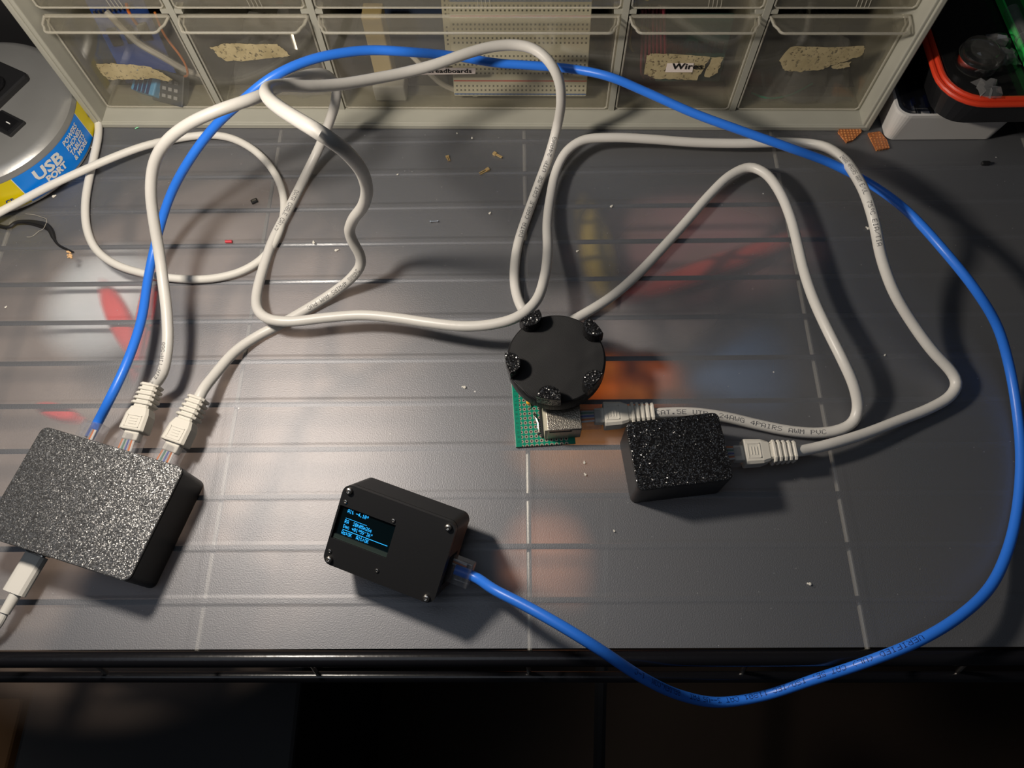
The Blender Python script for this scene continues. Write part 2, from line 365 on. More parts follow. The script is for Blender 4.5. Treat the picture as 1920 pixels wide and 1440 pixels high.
def tape_mat():
    k = N('old_tape_residue'); nz = k.noise(420, 5, rough=.7); st = k.noise(120, 3)
    a = k.ramp(nz, .36, .46, .25, 1)
    c = k.mix(st, (.26, .21, .11), (.58, .49, .30))
    di = k.pbr(c, .85, .1, 0.0, k.bump(nz, .5, .0004)); tr = k.n('ShaderNodeBsdfTransparent')
    return k.done(k.n('ShaderNodeMixShader', {0: a, 1: tr, 2: di.outputs[0]}))
M_tape = tape_mat(); M_paper = plain('pinkish_label_paper', (.80, .71, .66), .7, .1); M_ink = plain('black_ink', (.01, .01, .01), .6, .2)
def text_mesh(txt, size, bold=.0, spacing=1.0):
    cu_ = bpy.data.curves.new('t', 'FONT'); cu_.body = txt; cu_.size = size; cu_.offset = bold; cu_.space_character = spacing; cu_.resolution_u = 2
    o = bpy.data.objects.new('t', cu_); COL.objects.link(o); dg = bpy.context.evaluated_depsgraph_get(); me = o.evaluated_get(dg).to_mesh()
    vs = [v.co[:] for v in me.vertices]; fs = [tuple(p.vertices) for p in me.polygons]
    o.evaluated_get(dg).to_mesh_clear(); bpy.data.objects.remove(o); bpy.data.curves.remove(cu_)
    return vs, fs
def blob_outline(x0, x1, z0, z1, rag=.0012, seed=1, slant=0.0):
    rnd = random.Random(seed); out = []
    n = 26
    for i in range(n): t = i / n; out.append((x0 + (x1 - x0) * t, z0 + slant * t + rnd.uniform(-rag, rag)))
    for i in range(6): t = i / 6; out.append((x1 + rnd.uniform(-rag, rag) * 1.6 , z0 + slant + (z1 - z0) * t))
    for i in range(n): t = 1 - i / n; out.append((x0 + (x1 - x0) * t, z1 + slant * t + rnd.uniform(-rag, rag) * .6))
    for i in range(6): t = 1 - i / 6; out.append((x0 + rnd.uniform(-rag, rag) * 1.6, z0 + (z1 - z0) * t))
    return out
def drawer(u0, u1, z0, z1, tape=None, label=None, marks=False):
    """clear drawer between u0 and u1: front panel, tray walls, jutting handle lip"""
    y0 = RC; w = u1 - u0
    m = MB()
    m.box(u0, u1, y0, y0 + .0016, z0, z1)
    m.box(u0 + .001, u0 + .0022, y0 + .0016, CD - .012, z0 + .0006, z1 - .014); m.box(u1 - .0022, u1 - .001, y0 + .0016, CD - .012, z0 + .0006, z1 - .014)
    m.box(u0 + .001, u1 - .001, y0 + .0016, CD - .012, z0 + .0003, z0 + .0014)
    o = m.build('drawer', M_drawer, cab)
    # rounded edges of the moulding, painted pale as if lit
    m = MB(); e = .0006
    m.tube([(u0 + e, y0, z1 - .002), (u0 + e, y0, z0 + .002), (u0 + .002, y0, z0 + e), (u1 - .002, y0, z0 + e), (u1 - e, y0, z0 + .002), (u1 - e, y0, z1 - .002)], .00055, 8)
    m.build('moulded_edge', M_rim, o)
    # handle lip
    zt = z1 - .0006; yl = y0 - .0125
    m = MB(); n = 7
    outl = [(u0 + .0005, y0), (u0 + .0015, yl + .006)] + [(u0 + .0035 + .003 * (1 - cos(a)), yl + .003 * (1 - sin(a))) for a in [pi / 2 * k / n for k in range(n + 1)]]
    outr = [(u0 + u1 - a, b) for a, b in reversed(outl)]
    ol = outl + outr
    ring = lambda z, f=0.0: [(x + (f if x < (u0 + u1) / 2 else -f), y_ + (f if y_ < y0 - .001 else 0), z) for x, y_ in ol]
    m.loft([ring(zt - .0014, .0003), ring(zt - .0008), ring(zt)])
    h = m.build('handle', M_drawer, o)
    m = MB(); m.tube([(x, y_, zt) for x, y_ in ol], .0007, 8); m.tube([(x + (.0016 if x < (u0 + u1) / 2 else -.0016), y_ + .0016, zt - .0016) for x, y_ in ol], .0005, 8)
    m.box(u0 + .001, u1 - .001, y0 - .0006, y0 + .001, zt - .0004, zt + .0006)
    m.build('handle_rim', M_rim, o)
    if marks:
        m = MB(); mid = (u0 + u1) / 2 + .006
        for i in range(4): m.tube([(mid + i * .0022, y0 - .0002, z0 + .001), (mid + i * .0022 - .002, y0 - .0002, z0 + .02)], .0002, 6)
        m.build('moulded_ticks', M_rim, o)
    if tape:
        m = MB(CMf(y0 - .0003)); rnd = random.Random(int(u0 * 9999))
        for j, poly in enumerate(tape):
            pl = [onfront(*q) for q in poly]; ou = []
            for i_ in range(len(pl)):
                (ax, az), (bx, bz) = pl[i_], pl[(i_ + 1) % len(pl)]
                for k_ in range(5): t_ = k_ / 5; ou.append((ax + (bx - ax) * t_ + rnd.uniform(-.0005, .0005), az + (bz - az) * t_ + rnd.uniform(-.0005, .0005), -.00005 * j))
            m.add(ou, [tuple(range(len(ou)))])
        m.build('tape_residue', M_tape, o, label='torn yellowed tape residue')
    if label:
        poly, txt, (tx, ty), ts = label
        MB(CMf(y0 - .0006)).add([(*onfront(*q), 0) for q in poly], [(0, 1, 2, 3)]).build('label', M_paper, o)
        X0_, Z0_ = onfront(tx, ty)
        vs, fs = text_mesh(txt, ts, ts * .022, 1.05); MB(CMf(y0 - .0009)).add([(X0_ + x * 1.15, Z0_ + z, 0) for x, z, _ in vs], fs).build('label_lettering', M_ink, o)
    return o
def CMf(y): return Matrix(((1, 0, 0, 0), (0, 0, 1, y), (0, 1, 0, 0), (0, 0, 0, 1)))   # x,z plane facing front
ED = [.0047] + [DIV[0] - T, DIV[0] + T, DIV[1] - T, DIV[1] + T, DIV[2] - T, DIV[2] + T, DIV[3] - T, DIV[3] + T] + [CW - .0047]
g_ = .0007
cols = [(ED[2 * i] + g_, ED[2 * i + 1] - g_) for i in range(5)]
def onfront(px, py, yl=RC):
    d = ray(px, py); n_ = V((-sin(cang), cos(cang), 0)); k_ = ((PA + n_ * yl - EYE).dot(n_)) / d.dot(n_); q = CM.inverted() @ (EYE + d * k_); return q.x, q.z
tapes = [[[(180,120),(210,118),(245,120),(275,123),(300,133),(326,149),(316,152),(290,146),(262,149),(235,148),(205,149),(193,140),(186,130)]],
 [[(393,88),(420,82),(470,81),(520,83),(533,92),(544,104),(520,108),(470,113),(425,114),(408,104),(402,95)]], None,
 [[(1212,103),(1225,99),(1270,101),(1332,105),(1318,130),(1306,150),(1270,148),(1230,147),(1208,138)], [(1334,106),(1357,106),(1345,135),(1330,145),(1320,142)]],
 [[(1460,112),(1480,88),(1500,86),(1560,88),(1620,85),(1621,95),(1612,106),(1595,110),(1560,122),(1540,130),(1500,134),(1470,132),(1466,122)], [(1558,124),(1575,117),(1595,115),(1592,125),(1575,128),(1560,128)]]]
labels = {3: ([(1247, 134), (1298, 134), (1301, 117), (1251, 117)], 'Wires', (1259, 127.5), .0060), 2: ([(790, 139), (891, 137), (892, 126), (792, 125)], 'Breadboards', (801, 134.5), .0043)}
for i, (a, b) in enumerate(cols): drawer(a, b, .0046, .0725, tapes[i], labels.get(i))
for i, (a, b) in enumerate(cols): drawer(a, b, .0768, CH - .0045, None, None, marks=True)

# --- contents seen through the drawer fronts
def CP(u, y, z): return CM @ V((u, y, z))
def inbox(name, label, cat, u, y, z, rot=0, tiltx=0):
    return thing(name, label, cat, CM @ Matrix.Translation((u, y, z)) @ Matrix.Rotation(rot, 4, 'Z') @ Matrix.Rotation(tiltx, 4, 'X'))
M_pcbb = plain('blue_solder_mask', (.02, .06, .28), .35, .5); M_pcbg = plain('green_solder_mask', (.015, .16, .09), .4, .5)
t = inbox('circuit_board', 'blue circuit board standing in the leftmost clear drawer', 'circuit board', .030, .040, .036, .25, 1.25)
MB().box(-.016, .016, -.028, .026, 0, .0016, .001).build('board', M_pcbb, t)
for i in range(3): MB().box(-.012 + i * .009, -.006 + i * .009, -.004, .006, .0016, .0045, .0006).build('chip', M_black, t)
m = MB(); [m.box(-.013 + i * .0026, -.0118 + i * .0026, .016, .018, .0016, .007) for i in range(9)]; m.build('pin_header', M_steel, t)
t = inbox('sensor_module', 'light blue square sensor module under the tape in the leftmost drawer', 'module', .0335, .026, .0085, -.35, .5)
MB().rprism(.017, .014, .001, 0, .008, .0008).build('housing', plain('light_blue_plastic', (.10, .38, .72), .4), t)
m = MB(); [m.box(-.006 + i * .003, -.004 + i * .003, -.007, .007, .008, .0084) for i in range(4)]; m.build('vent_grid', M_printb, t)
t = inbox('component_tray', 'dark tray printed with rows of pale marks lying in the leftmost drawer', 'component', .0475, .024, .008, -.3, .75)
MB().rprism(.022, .019, .001, 0, .006, .0006).build('tray', plain('dark_tray', (.05, .055, .065), .5), t)
m = MB(); [m.box(-.008 + i * .0042, -.0055 + i * .0042, -.006 + j * .0045, -.004 + j * .0045, .006, .0063) for i in range(4) for j in range(3)]; m.build('pale_marks', plain('pale_marks', (.35, .36, .38), .6), t)
def wire(name, label, pts, r, mat, cat='wire', group=None):
    o = MB().tube(catmull([CP(*p) for p in pts], .003), r, 8).build(name, mat); return tag(o, label, cat, group)
wire('jumper_wire', 'orange jumper wire curling at the side of the leftmost drawer', [(.063, .022, .066), (.0625, .020, .052), (.0655, .019, .042), (.0672, .018, .032), (.065, .018, .024), (.060, .022, .020)], .0007, plain('orange_insulation', (.55, .17, .03), .4))
wire('hookup_cable', 'grey hookup cable bent inside the leftmost drawer', [(.030, .03, .060), (.043, .022, .045), (.052, .022, .036), (.062, .026, .020), (.072, .03, .012)], .0019, plain('grey_insulation', (.4, .39, .37), .5))
wire('ribbon_wire', 'red and yellow wire rising through the gap above the leftmost drawer', [(.050, .02, .060), (.0505, .018, .070), (.051, .02, .0735)], .0009, plain('red_yellow', (.5, .12, .02), .4))
M_bag = clear('crumpled_bag', (.85, .85, .85), .15, .16, (.5, .5, .5))
t = inbox('plastic_bag', 'crumpled clear plastic bag in the second clear drawer from the left edge', 'bag', .117, .05, .006)
def crumple(w, d_, h, seed, n=12):
    rnd = random.Random(seed); vs = []; fs = []
    for j in range(n):
        for i in range(n):
            u, v = i / (n - 1) - .5, j / (n - 1) - .5; e = max(0, 1 - (2 * max(abs(u), abs(v))) ** 4)
            vs.append((u * w + rnd.uniform(-.002, .002), v * d_ + rnd.uniform(-.002, .002), h * e * rnd.uniform(.5, 1)))
    for j in range(n - 1):
        for i in range(n - 1): fs.append((j * n + i, j * n + i + 1, (j + 1) * n + i + 1, (j + 1) * n + i))
    return vs, fs
MB().add(*crumple(.064, .06, .034, 3), True).build('bag_film', M_bag, t)
t = inbox('plastic_bag', 'clear bag holding a round part in the rightmost clear drawer', 'bag', .447, .045, .005)
MB().add(*crumple(.060, .055, .040, 5), True).build('bag_film', M_bag, t)
MB().lathe([(.015, 0), (.017, .003), (.012, .018), (.0, .022)], (0, -.014), 24).build('dome_lens', M_bag, t)
# breadboards
def bb_mat():
    k = N('breadboard_face'); sp = k.n('ShaderNodeSeparateXYZ', {0: k.coord()}); P = .00254
    fx = k.math('ABSOLUTE', k.math('SUBTRACT', k.math('FRACT', k.math('DIVIDE', sp.outputs['X'], P)), .5)); fy = k.math('ABSOLUTE', k.math('SUBTRACT', k.math('FRACT', k.math('DIVIDE', sp.outputs['Y'], P)), .5))
    hole = k.math('LESS_THAN', k.math('MAXIMUM', fx, fy), .21)
    ay = k.math('ABSOLUTE', sp.outputs['Y']); rail = k.math('MULTIPLY', k.math('GREATER_THAN', ay, .0022), k.math('SUBTRACT', 1, k.math('MULTIPLY', k.math('GREATER_THAN', ay, .0155), k.math('LESS_THAN', ay, .0205))))
    hole = k.math('MULTIPLY', hole, rail)
    red = k.math('LESS_THAN', k.math('ABSOLUTE', k.math('SUBTRACT', ay, .0185)), .0004); blu = k.math('LESS_THAN', k.math('ABSOLUTE', k.math('SUBTRACT', ay, .0266)), .0004)
    c = k.mix(hole, (.60, .58, .47), (.12, .12, .10)); c = k.mix(red, c, (.55, .08, .06)); c = k.mix(blu, c, (.06, .15, .4))
    return k.done(k.pbr(c, .5, .4))
M_bb = bb_mat(); M_bbs = plain('breadboard_cream', (.60, .58, .46), .5, .3)
for j, (uu, yy_, zz, rt, tx, lb) in enumerate([(.2700, .0275, .0360, .0, 1.15, 'cream solderless breadboard leaning against the front of the wide drawer'), (.2640, .048, .0400, .03, 1.25, 'second cream breadboard standing behind the front one in the wide drawer')]):
    t = inbox('breadboard', lb, 'breadboard', uu, yy_, zz, rt, tx)
    m = MB(); m.rprism(.083, .056, .0012, -.0085, 0, .0004); m.box(-.03, -.027, -.0292, -.028, -.006, -.002); m.build('block', M_bbs, t)
    MB().add([(-.0412, -.0276, .0002), (.0412, -.0276, .0002), (.0412, .0276, .0002), (-.0412, .0276, .0002)], [(0, 1, 2, 3)]).build('hole_grid', M_bb, t)
t = inbox('terminal_block', 'yellowed plastic block standing at the side of the wide drawer', 'block', .184, .034, .006)
MB().rprism(.012, .012, .001, 0, .052, .001).build('block_body', plain('yellowed_plastic', (.50, .40, .20), .5), t); MB().rprism(.020, .016, .001, -.0, .012, .001, (.004, -.01)).build('block_foot', plain('pale_grey_foot', (.45, .45, .42), .5), t)
t = inbox('perfboard', 'dark blue board lying behind the breadboards in the wide drawer', 'circuit board', .2080, .060, .030, 0, 1.2)
MB().box(-.03, .028, -.02, .03, 0, .0016, .001).build('board', plain('navy_board', (.02, .035, .08), .4), t)
wire('hookup_wire', 'pale stiff wire bundle bent at the left of the breadboards', [(.200, .030, .034), (.212, .022, .026), (.221, .020, .016), (.234, .022, .007)], .0016, plain('pale_bundle', (.5, .48, .44), .5))
# wires drawer
rw = plain('dark_red_insulation', (.16, .015, .03), .4)
for i in range(7):
    wire('hookup_wire', 'dark red hookup wire bundled at the left of the labelled wires drawer', [(.338 + .002 * i, .022 + .002 * (i % 3), .068), (.341 + .0022 * i, .020, .048), (.343 + .0024 * i, .018 + .002 * (i % 2), .030), (.348 + .002 * i, .03, .012)], .0009, rw, group='dark red wires in the labelled drawer')
wire('hookup_wire', 'olive yellow wire looped in the labelled wires drawer', [(.334, .02, .062), (.3325, .018, .054), (.334, .018, .046), (.337, .022, .040)], .0008, plain('olive_insulation', (.30, .24, .03), .4))
t = inbox('circuit_board', 'green circuit board standing behind the labelled wires drawer front', 'circuit board', .374, .030, .034, 0, 1.35)
MB().box(-.020, .020, -.02, .022, 0, .0016, .001).build('board', plain('dark_green_board', (.02, .07, .06), .4), t)
m = MB(); [m.box(-.016 + i * .006, -.013 + i * .006, -.012 + j * .012, -.006 + j * .012, .0016, .004) for i in range(6) for j in range(2)]; m.build('chips', M_black, t)
wire('hookup_wire', 'thin green wire lying at the bottom of the rightmost drawer', [(.415, .02, .010), (.425, .019, .0065), (.44, .022, .006), (.455, .03, .008)], .0006, plain('green_insulation', (.03, .35, .22), .4))
wire('hookup_wire', 'bright yellow wire loop in the drawer above the labelled one', [(.331, .016, .090), (.333, .015, .082), (.339, .0145, .0800), (.344, .015, .083), (.345, .016, .090)], .0011, plain('yellow_insulation', (.62, .50, .03), .4))
# a little grey clutter behind the upper drawers
for i, (a, b) in enumerate(cols):
    c0 = [(.32, .28, .20), (.30, .28, .22), (.10, .11, .11), (.22, .22, .15), (.18, .18, .10)][i]
    t = inbox('folded_packet', ['tan folded packet in the upper left drawer', 'beige folded packet in the upper second drawer', 'dark folded packet in the upper wide drawer', 'olive folded packet in the upper drawer over the labelled one', 'dark olive folded packet in the upper rightmost drawer'][i], 'packet', (a + b) / 2, .05, .079)
    MB().add(*crumple((b - a) * .8, .05, .03, 20 + i, 8), True).build('packet_film', plain('packet_%d' % i, c0, .6), t)

# ------------------------------------------------------------------ lamp base with outlet
LC = V((-.3285, .3235, 0)); LR = .0585
M_alu = plain('brushed_grey_metal', (.34, .34, .33), .38, .5, .55, nscale=500, bump=.2, vary=.1)
lb = thing('lamp_base', 'round silver grey lamp base with a switch and a blue and yellow side sticker', 'lamp base', Matrix.Translation(LC))
MB().lathe([(LR * .96, 0), (LR, .0012), (LR, .0235), (LR - .0008, .0262), (LR - .0030, .0282), (LR - .0062, .0292), (LR * .5, .0296), (.0001, .0296)], (0, 0), 96).build('base_body', M_alu, lb)
def wrap(vs, R): return [(R * cos(a), R * sin(a), z) for a, z in vs]
M_sb = plain('sticker_blue', (.0, .22, .80), .35, .5, bump=.03); M_sy = plain('sticker_yellow', (.72, .58, .0), .35, .5, bump=.03); M_sw = plain('sticker_silver', (.70, .70, .68), .4, .5, bump=.03); M_sn = plain('sticker_navy', (.01, .05, .30), .4)
def aL(px, py, z): p = at(px, py, z) - LC; return atan2(p.y, p.x)
a_by = aL(135, 216, .0225); a_by2 = aL(166, 255, .003); a_yb = aL(21, 328, .0225); a_yb2 = aL(50, 362, .003)
aR, aLf = (a_by + a_by2) / 2, (a_yb + a_yb2) / 2
def band(a0, a1, z0, z1, R, mat, name):
    n = 24; MB().loft([[(R * cos(a0 + (a1 - a0) * k / n), R * sin(a0 + (a1 - a0) * k / n), z) for k in range(n + 1)] for z in (z0, z1)], cap=False, smooth=True, closed=False).build(name, mat, lb)
band(aLf, aR, .0028, .0228, LR + .00025, M_sb, 'blue_sticker'); band(aR + .008, aR + .5, .0028, .0228, LR + .00025, M_sy, 'yellow_sticker'); band(aLf - .6, aLf - .008, .0028, .0228, LR + .00025, M_sy, 'yellow_sticker')
band(aR, aR + .008, .0028, .0228, LR + .0003, M_sw, 'sticker_seam'); band(aLf - .008, aLf, .0028, .0228, LR + .0003, M_sw, 'sticker_seam')
def curvetext(txt, size, a, z, bold, mat, name, sx=1.0, slant=.18):
    vs, fs = text_mesh(txt, size, size * bold); R = LR + .0006
    MB().add(wrap([(a + (x * sx + y_ * slant) / R, z + y_) for x, y_, _ in vs], R), fs).build(name, mat, lb)
span = aR - aLf
curvetext('USB', .0100, aLf + span * .17, .0134, .035, M_sw, 'sticker_lettering', 1.18, .1)
curvetext('PORT', .0058, aLf + span * .25, .0084, .05, M_sw, 'sticker_lettering', 1.0, .1)
for i, s_ in enumerate(['POWERS', 'PHONES,', 'TABLETS', '& MORE']): curvetext(s_, .0044, aLf + span * .62, .0182 - .0040 * i, .03, M_sw, 'sticker_lettering', .95, .12)
curvetext('CE', .0040, aLf - .21, .0080, .03, M_sn, 'sticker_lettering')
curvetext('LA', .0085, aR + .16, .0100, .05, M_sn, 'sticker_lettering')
# outlet panel and rocker switch on the top
def onbase(px, py, z): return at(px, py, z) - LC
zt = .0296
p1, p2, p3 = onbase(52, 137, zt + .004), onbase(-40, 225, zt + .004), onbase(-60, 60, zt + .004)
ex = (p2 - p1).normalized(); ang = atan2(ex.y, ex.x)
c = p1 + V((cos(ang), sin(ang), 0)) * .022 + V((cos(ang - pi / 2), sin(ang - pi / 2), 0)) * .017
MR = Matrix.Translation((c.x, c.y, 0)) @ Matrix.Rotation(ang, 4, 'Z')
MB(MR).rprism(.044, .034, .003, zt - .001, zt + .004, .001).build('outlet_panel', M_black, lb)
MB(MR).rprism(.028, .026, .007, zt + .004, zt + .0065, .001, (.002, 0)).build('outlet_socket', M_blackgloss, lb)
s1 = onbase(20, 233, zt); angs = atan2((onbase(44, 228, zt) - onbase(11, 259, zt)).y, (onbase(44, 228, zt) - onbase(11, 259, zt)).x)
MS = Matrix.Translation((s1.x - .002, s1.y, 0)) @ Matrix.Rotation(angs, 4, 'Z')
sw = MB(MS).rprism(.0125, .0190, .0008, zt - .001, zt + .0016, .0004).build('switch_bezel', M_black, lb)
m = MB(MS @ Matrix.Translation((0, 0, zt + .0015)) @ Matrix.Rotation(.12, 4, 'X')); m.rprism(.0088, .0142, .0006, -.001, .0014, .0004); m.build('rocker', M_blackgloss, sw)
m = MB(MS @ Matrix.Translation((0, 0, zt + .0032)) @ Matrix.Rotation(.12, 4, 'X')); m.box(-.0003, .0003, -.0045, -.0018, -.0002, .0001); m.build('switch_mark', M_sw, sw)

bk = thing('dark_backdrop_block', 'added black block darkening the background behind the lamp base', 'case', Matrix.Translation((-.37, .44, 0)))  # added block that keeps the background behind the lamp base dark
MB().rprism(.17, .09, .006, 0, .12, .002).build('case_body', M_black, bk)

# ------------------------------------------------------------------ cables
RW = .0028
def towards_eye(p, t):
    n = (EYE - p); n = n - t * n.dot(t); return n.normalized()
def printed(cable, path, r, text, start, hgt, mat, flip=False, side=0.0, adv=.82):
    """dot-matrix print wrapped on the jacket; start is metres along the cable"""
    fr = frames(path); L = [0]
    for i in range(1, len(path)): L.append(L[-1] + (path[i] - path[i - 1]).length)
    px = hgt / 7; m = MB(); R = r * 1.02
    def pt(s, th):
        s = max(0, min(L[-1] - 1e-5, s)); i = max(j for j in range(len(L) - 1) if L[j] <= s) if False else bis(L, s)
        f = (s - L[i]) / (L[i + 1] - L[i]); p = path[i].lerp(path[i + 1], f); t_ = fr[i][1].lerp(fr[i + 1][1], f).normalized()
        nn = towards_eye(p, t_); b = t_.cross(nn)
        return tuple(p + (nn * cos(th) + b * sin(th)) * R)
    import bisect
    def bis(L_, s): return min(len(L_) - 2, max(0, bisect.bisect_right(L_, s) - 1))
    for cx, cy in dots(text):
        u0 = cx * px * adv; v0 = (cy - 3) * px; q = px * .86
        sg = -1 if flip else 1
        cs = [(start + sg * (u0 + a * q * adv), side - sg * (v0 + b * q) / R) for a, b in ((0, 0), (1, 0), (1, 1), (0, 1))]
        m.add([pt(s, th) for s, th in cs], [(0, 1, 2, 3)])
    return m.build('jacket_lettering', mat, cable, True)
def near(path, px, py):
    """distance along the cable of the spot seen at px,py"""
    best = (1e9, 0); s = 0
    for i, p in enumerate(path):
        if i: s += (p - path[i - 1]).length
        q = CAMR.transposed() @ (p - EYE); x = 960 + F * q.x / -q.z; y_ = 720 - F * q.y / -q.z
        best = min(best, ((x - px) ** 2 + (y_ - py) ** 2, s))
    return best[1]
def rj45(cable, M, boot=True, bl=1.0, shade=False):
    """M: origin at the socket face, +x out along the cable, +z up"""
    m = MB(M); m.rprism(.0215, .0117, .0006, -.0032, .0033, .0005, (-.0002, 0)); m.box(-.008, .0098, -.0020, .0020, .0033, .0046)
    p = m.build('plug', M_clearplug, cable, True)
    m = MB(M); m.add([(-.008, -.0018, .0046), (.0085, -.0022, .0068), (.0085, .0022, .0068), (-.008, .0018, .0046), (-.008, -.0018, .0040), (.0085, -.0022, .0060), (.0085, .0022, .0060), (-.008, .0018, .0040)], [(0, 1, 2, 3), (7, 6, 5, 4), (0, 4, 5, 1), (1, 5, 6, 2), (2, 6, 7, 3), (3, 7, 4, 0)])
    if not boot: m.build('latch', M_clearplug, p, True)
    cl = [W_wh, W_or, W_wh, W_bl, W_wh, W_gr, W_wh, W_or]
    for i, w_ in enumerate(cl if boot else cl[:3]):
        m = MB(M); yo = (-.0038 + i * .00108); yi = yo * .75; m.cyl((-.008, yo, .0024), (.0068, yi, .0024), .00056, 6); m.build('core_wire', w_, p, True)
    if boot:
        b = MB(M); b.rprism(.007, .0078, .0008, -.0024, .0026, .0006, (.0105, 0)); b.build('inner_sleeve', M_boot, p, True)
        b = MB(M @ Matrix.Translation((.0118, 0, .0003)))
        rings = []
        for xx, w, h in ((0, .0126, .0088), (.0005, .0130, .0092), (.0085, .0122, .0090), (.012, .0098, .0082), (.0125, .0080, .0074), (.0255 * bl, .0074, .0072)):
            rings.append([(xx, w / 2 * sx, h / 2 * sz) for sx, sz in ((-.8, -1), (.8, -1), (1, -.75), (1, .75), (.8, 1), (-.8, 1), (-1, .75), (-1, -.75))])
        b.loft(rings); bo = b.build('boot', M_boot, cable, True)
        for i in range(5):
            xx = .0138 + i * .00255; w = .0112 - i * .00035; h = .0096 - i * .0003
            b = MB(M @ Matrix.Translation((.0118 + xx, 0, .0003)))
            b.loft([[(q, w * f / 2 * sx, h * f / 2 * sz) for sx, sz in ((-.7, -1), (.7, -1), (1, -.7), (1, .7), (.7, 1), (-.7, 1), (-1, .7), (-1, -.7))] for q, f in ((0, .94), (.0003, 1), (.0012, 1), (.0015, .94))])
            b.build('strain_relief_rib', M_boot, bo, True)
        b = MB(M @ Matrix.Translation((.0118, 0, .0048))); b.box(.0012, .0075, -.0038, -.0034, 0, .0003); b.box(.0012, .0075, .0034, .0038, 0, .0003); b.box(.0012, .0016, -.0038, .0038, 0, .0003); b.box(.0071, .0075, -.0038, .0038, 0, .0003)
        b.box(.0028, .0032, -.002, .002, 0, .0003); b.box(.0042, .0046, -.002, .002, 0, .0003); b.box(.0056, .0060, -.002, .002, 0, .0003)
        b.build('moulded_badge', M_boot, bo, True)
        return M @ V((.0118 + .0245 * bl, 0, .0003))
    return M @ V((.0085, 0, 0))
def frame_to(o, d, up=V((0, 0, 1))):
    x_ = V(d).normalized(); y_ = up.cross(x_).normalized(); z_ = x_.cross(y_)
    return Matrix.Translation(o) @ Matrix(((x_.x, y_.x, z_.x), (x_.y, y_.y, z_.y), (x_.z, y_.z, z_.z))).to_4x4()

# ---- black box at the left
th = radians(-16.5); e1 = V((cos(th), sin(th), 0)); e2 = V((-sin(th), cos(th), 0)); BC = V((-.2057, .0847, 0))
M_top = print3d('pebbled_print_lamplit', 2500, .36, (.045, .045, .046), 1.0, .52, .8); M_side = layered('layered_print')  # lid: same black print, lamp glare partly put into its greyer colour
hub = thing('project_box', 'large black 3D printed box with pebbled top and three network cables plugged in', 'electronics box', Matrix.Translation(BC) @ Matrix.Rotation(th, 4, 'Z'))
MB().rprism(.0765, .0555, .0035, 0, .0242, .0006, n=8).build('case_body', M_side, hub)
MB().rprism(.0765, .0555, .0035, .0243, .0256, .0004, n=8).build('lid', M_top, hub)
for xx in (-.0225, -.0008, .0212): MB().box(xx - .0068, xx + .0068, .0274, .0279, .0045, .0185).build('cable_port', M_dark, hub)
MB().rprism(.010, .001, .0004, .008, .0125, 0, (-.018, -.0278)).build('power_port', M_dark, hub)
def hubpt(u, v, z): return BC + e1 * u + e2 * v + V((0, 0, z))

# display box pose
DC = V((-.0601, .0627, .0317)); DR = Matrix.Rotation(radians(-20.55), 4, 'Z') @ Matrix.Rotation(radians(-1.48), 4, 'Y') @ Matrix.Rotation(radians(26.36), 4, 'X')
DM = Matrix.Translation(DC) @ DR
DR3 = DR.to_3x3()

# ---- blue cable
blue = thing('network_cable', 'long blue network cable looping round the right side to the display box', 'network cable', Matrix.Translation(hubpt(-.0225, .03, .012)))
dirb = (at(197, 765, .015) - at(178, 808, .013)).normalized()
end_b = rj45(blue, frame_to(hubpt(-.0225, .0279, .0125), e2), boot=False)
dplug = DM @ V((.0275, -.0047, -.0125)); ddir = (DR3 @ V((1, 0, 0)))
end_d = rj45(blue, Matrix.Translation(dplug) @ DR @ Matrix.Rotation(pi, 4, 'X'), boot=False)
P = [end_b - e2 * .006, end_b + e2 * .002] + [at(*q) for q in [(205, 750, .020), (238, 680, .022), (265, 600, .018), (278, 520, .014), (292, 455, .018), (318, 370, .034), (352, 305, .050), (400, 240, .064), (450, 193, .076), (510, 145, .085), (580, 113, .086),
     (650, 98, .083), (700, 94, .080), (760, 97, .077), (850, 105, .063), (930, 118, .057), (1000, 123, .055), (1070, 129, .054), (1140, 143, .056), (1210, 172, .052), (1300, 212, .048), (1390, 245, .045), (1480, 277, .041), (1560, 307, .032), (1640, 350, .027), (1700, 395, .030),
     (1770, 470, .034), (1830, 545, .030), (1870, 612, .020), (1893, 690, .010), (1908, 780, .0045), (1914, 860, .003), (1908, 950, .003), (1890, 1030, .005), (1857, 1100, .010), (1800, 1155, .015), (1720, 1203, .015), (1620, 1243, .006), (1520, 1276, -.010), (1430, 1305, -.022), (1350, 1317, -.022),
     (1280, 1305, -.008), (1200, 1268, .018), (1120, 1215, .034), (1050, 1172, .036), (980, 1133, .032), (925, 1105, .027)]] + [end_d + ddir * .004, end_d - ddir * .006]
blue_path = catmull(P)
MB().tube(blue_path, .0024, 16).build('jacket', M_blue, blue, True)
s0 = near(blue_path, 1730, 1200); printed(blue, blue_path, .0024, 'VERIFIED (UL) CAT 5E, ISO/IEC 11801 CAT 3--US PAT   BELDEN.COM  1-C', s0, .0025, M_printb, flip=False, side=.45, adv=1.15)

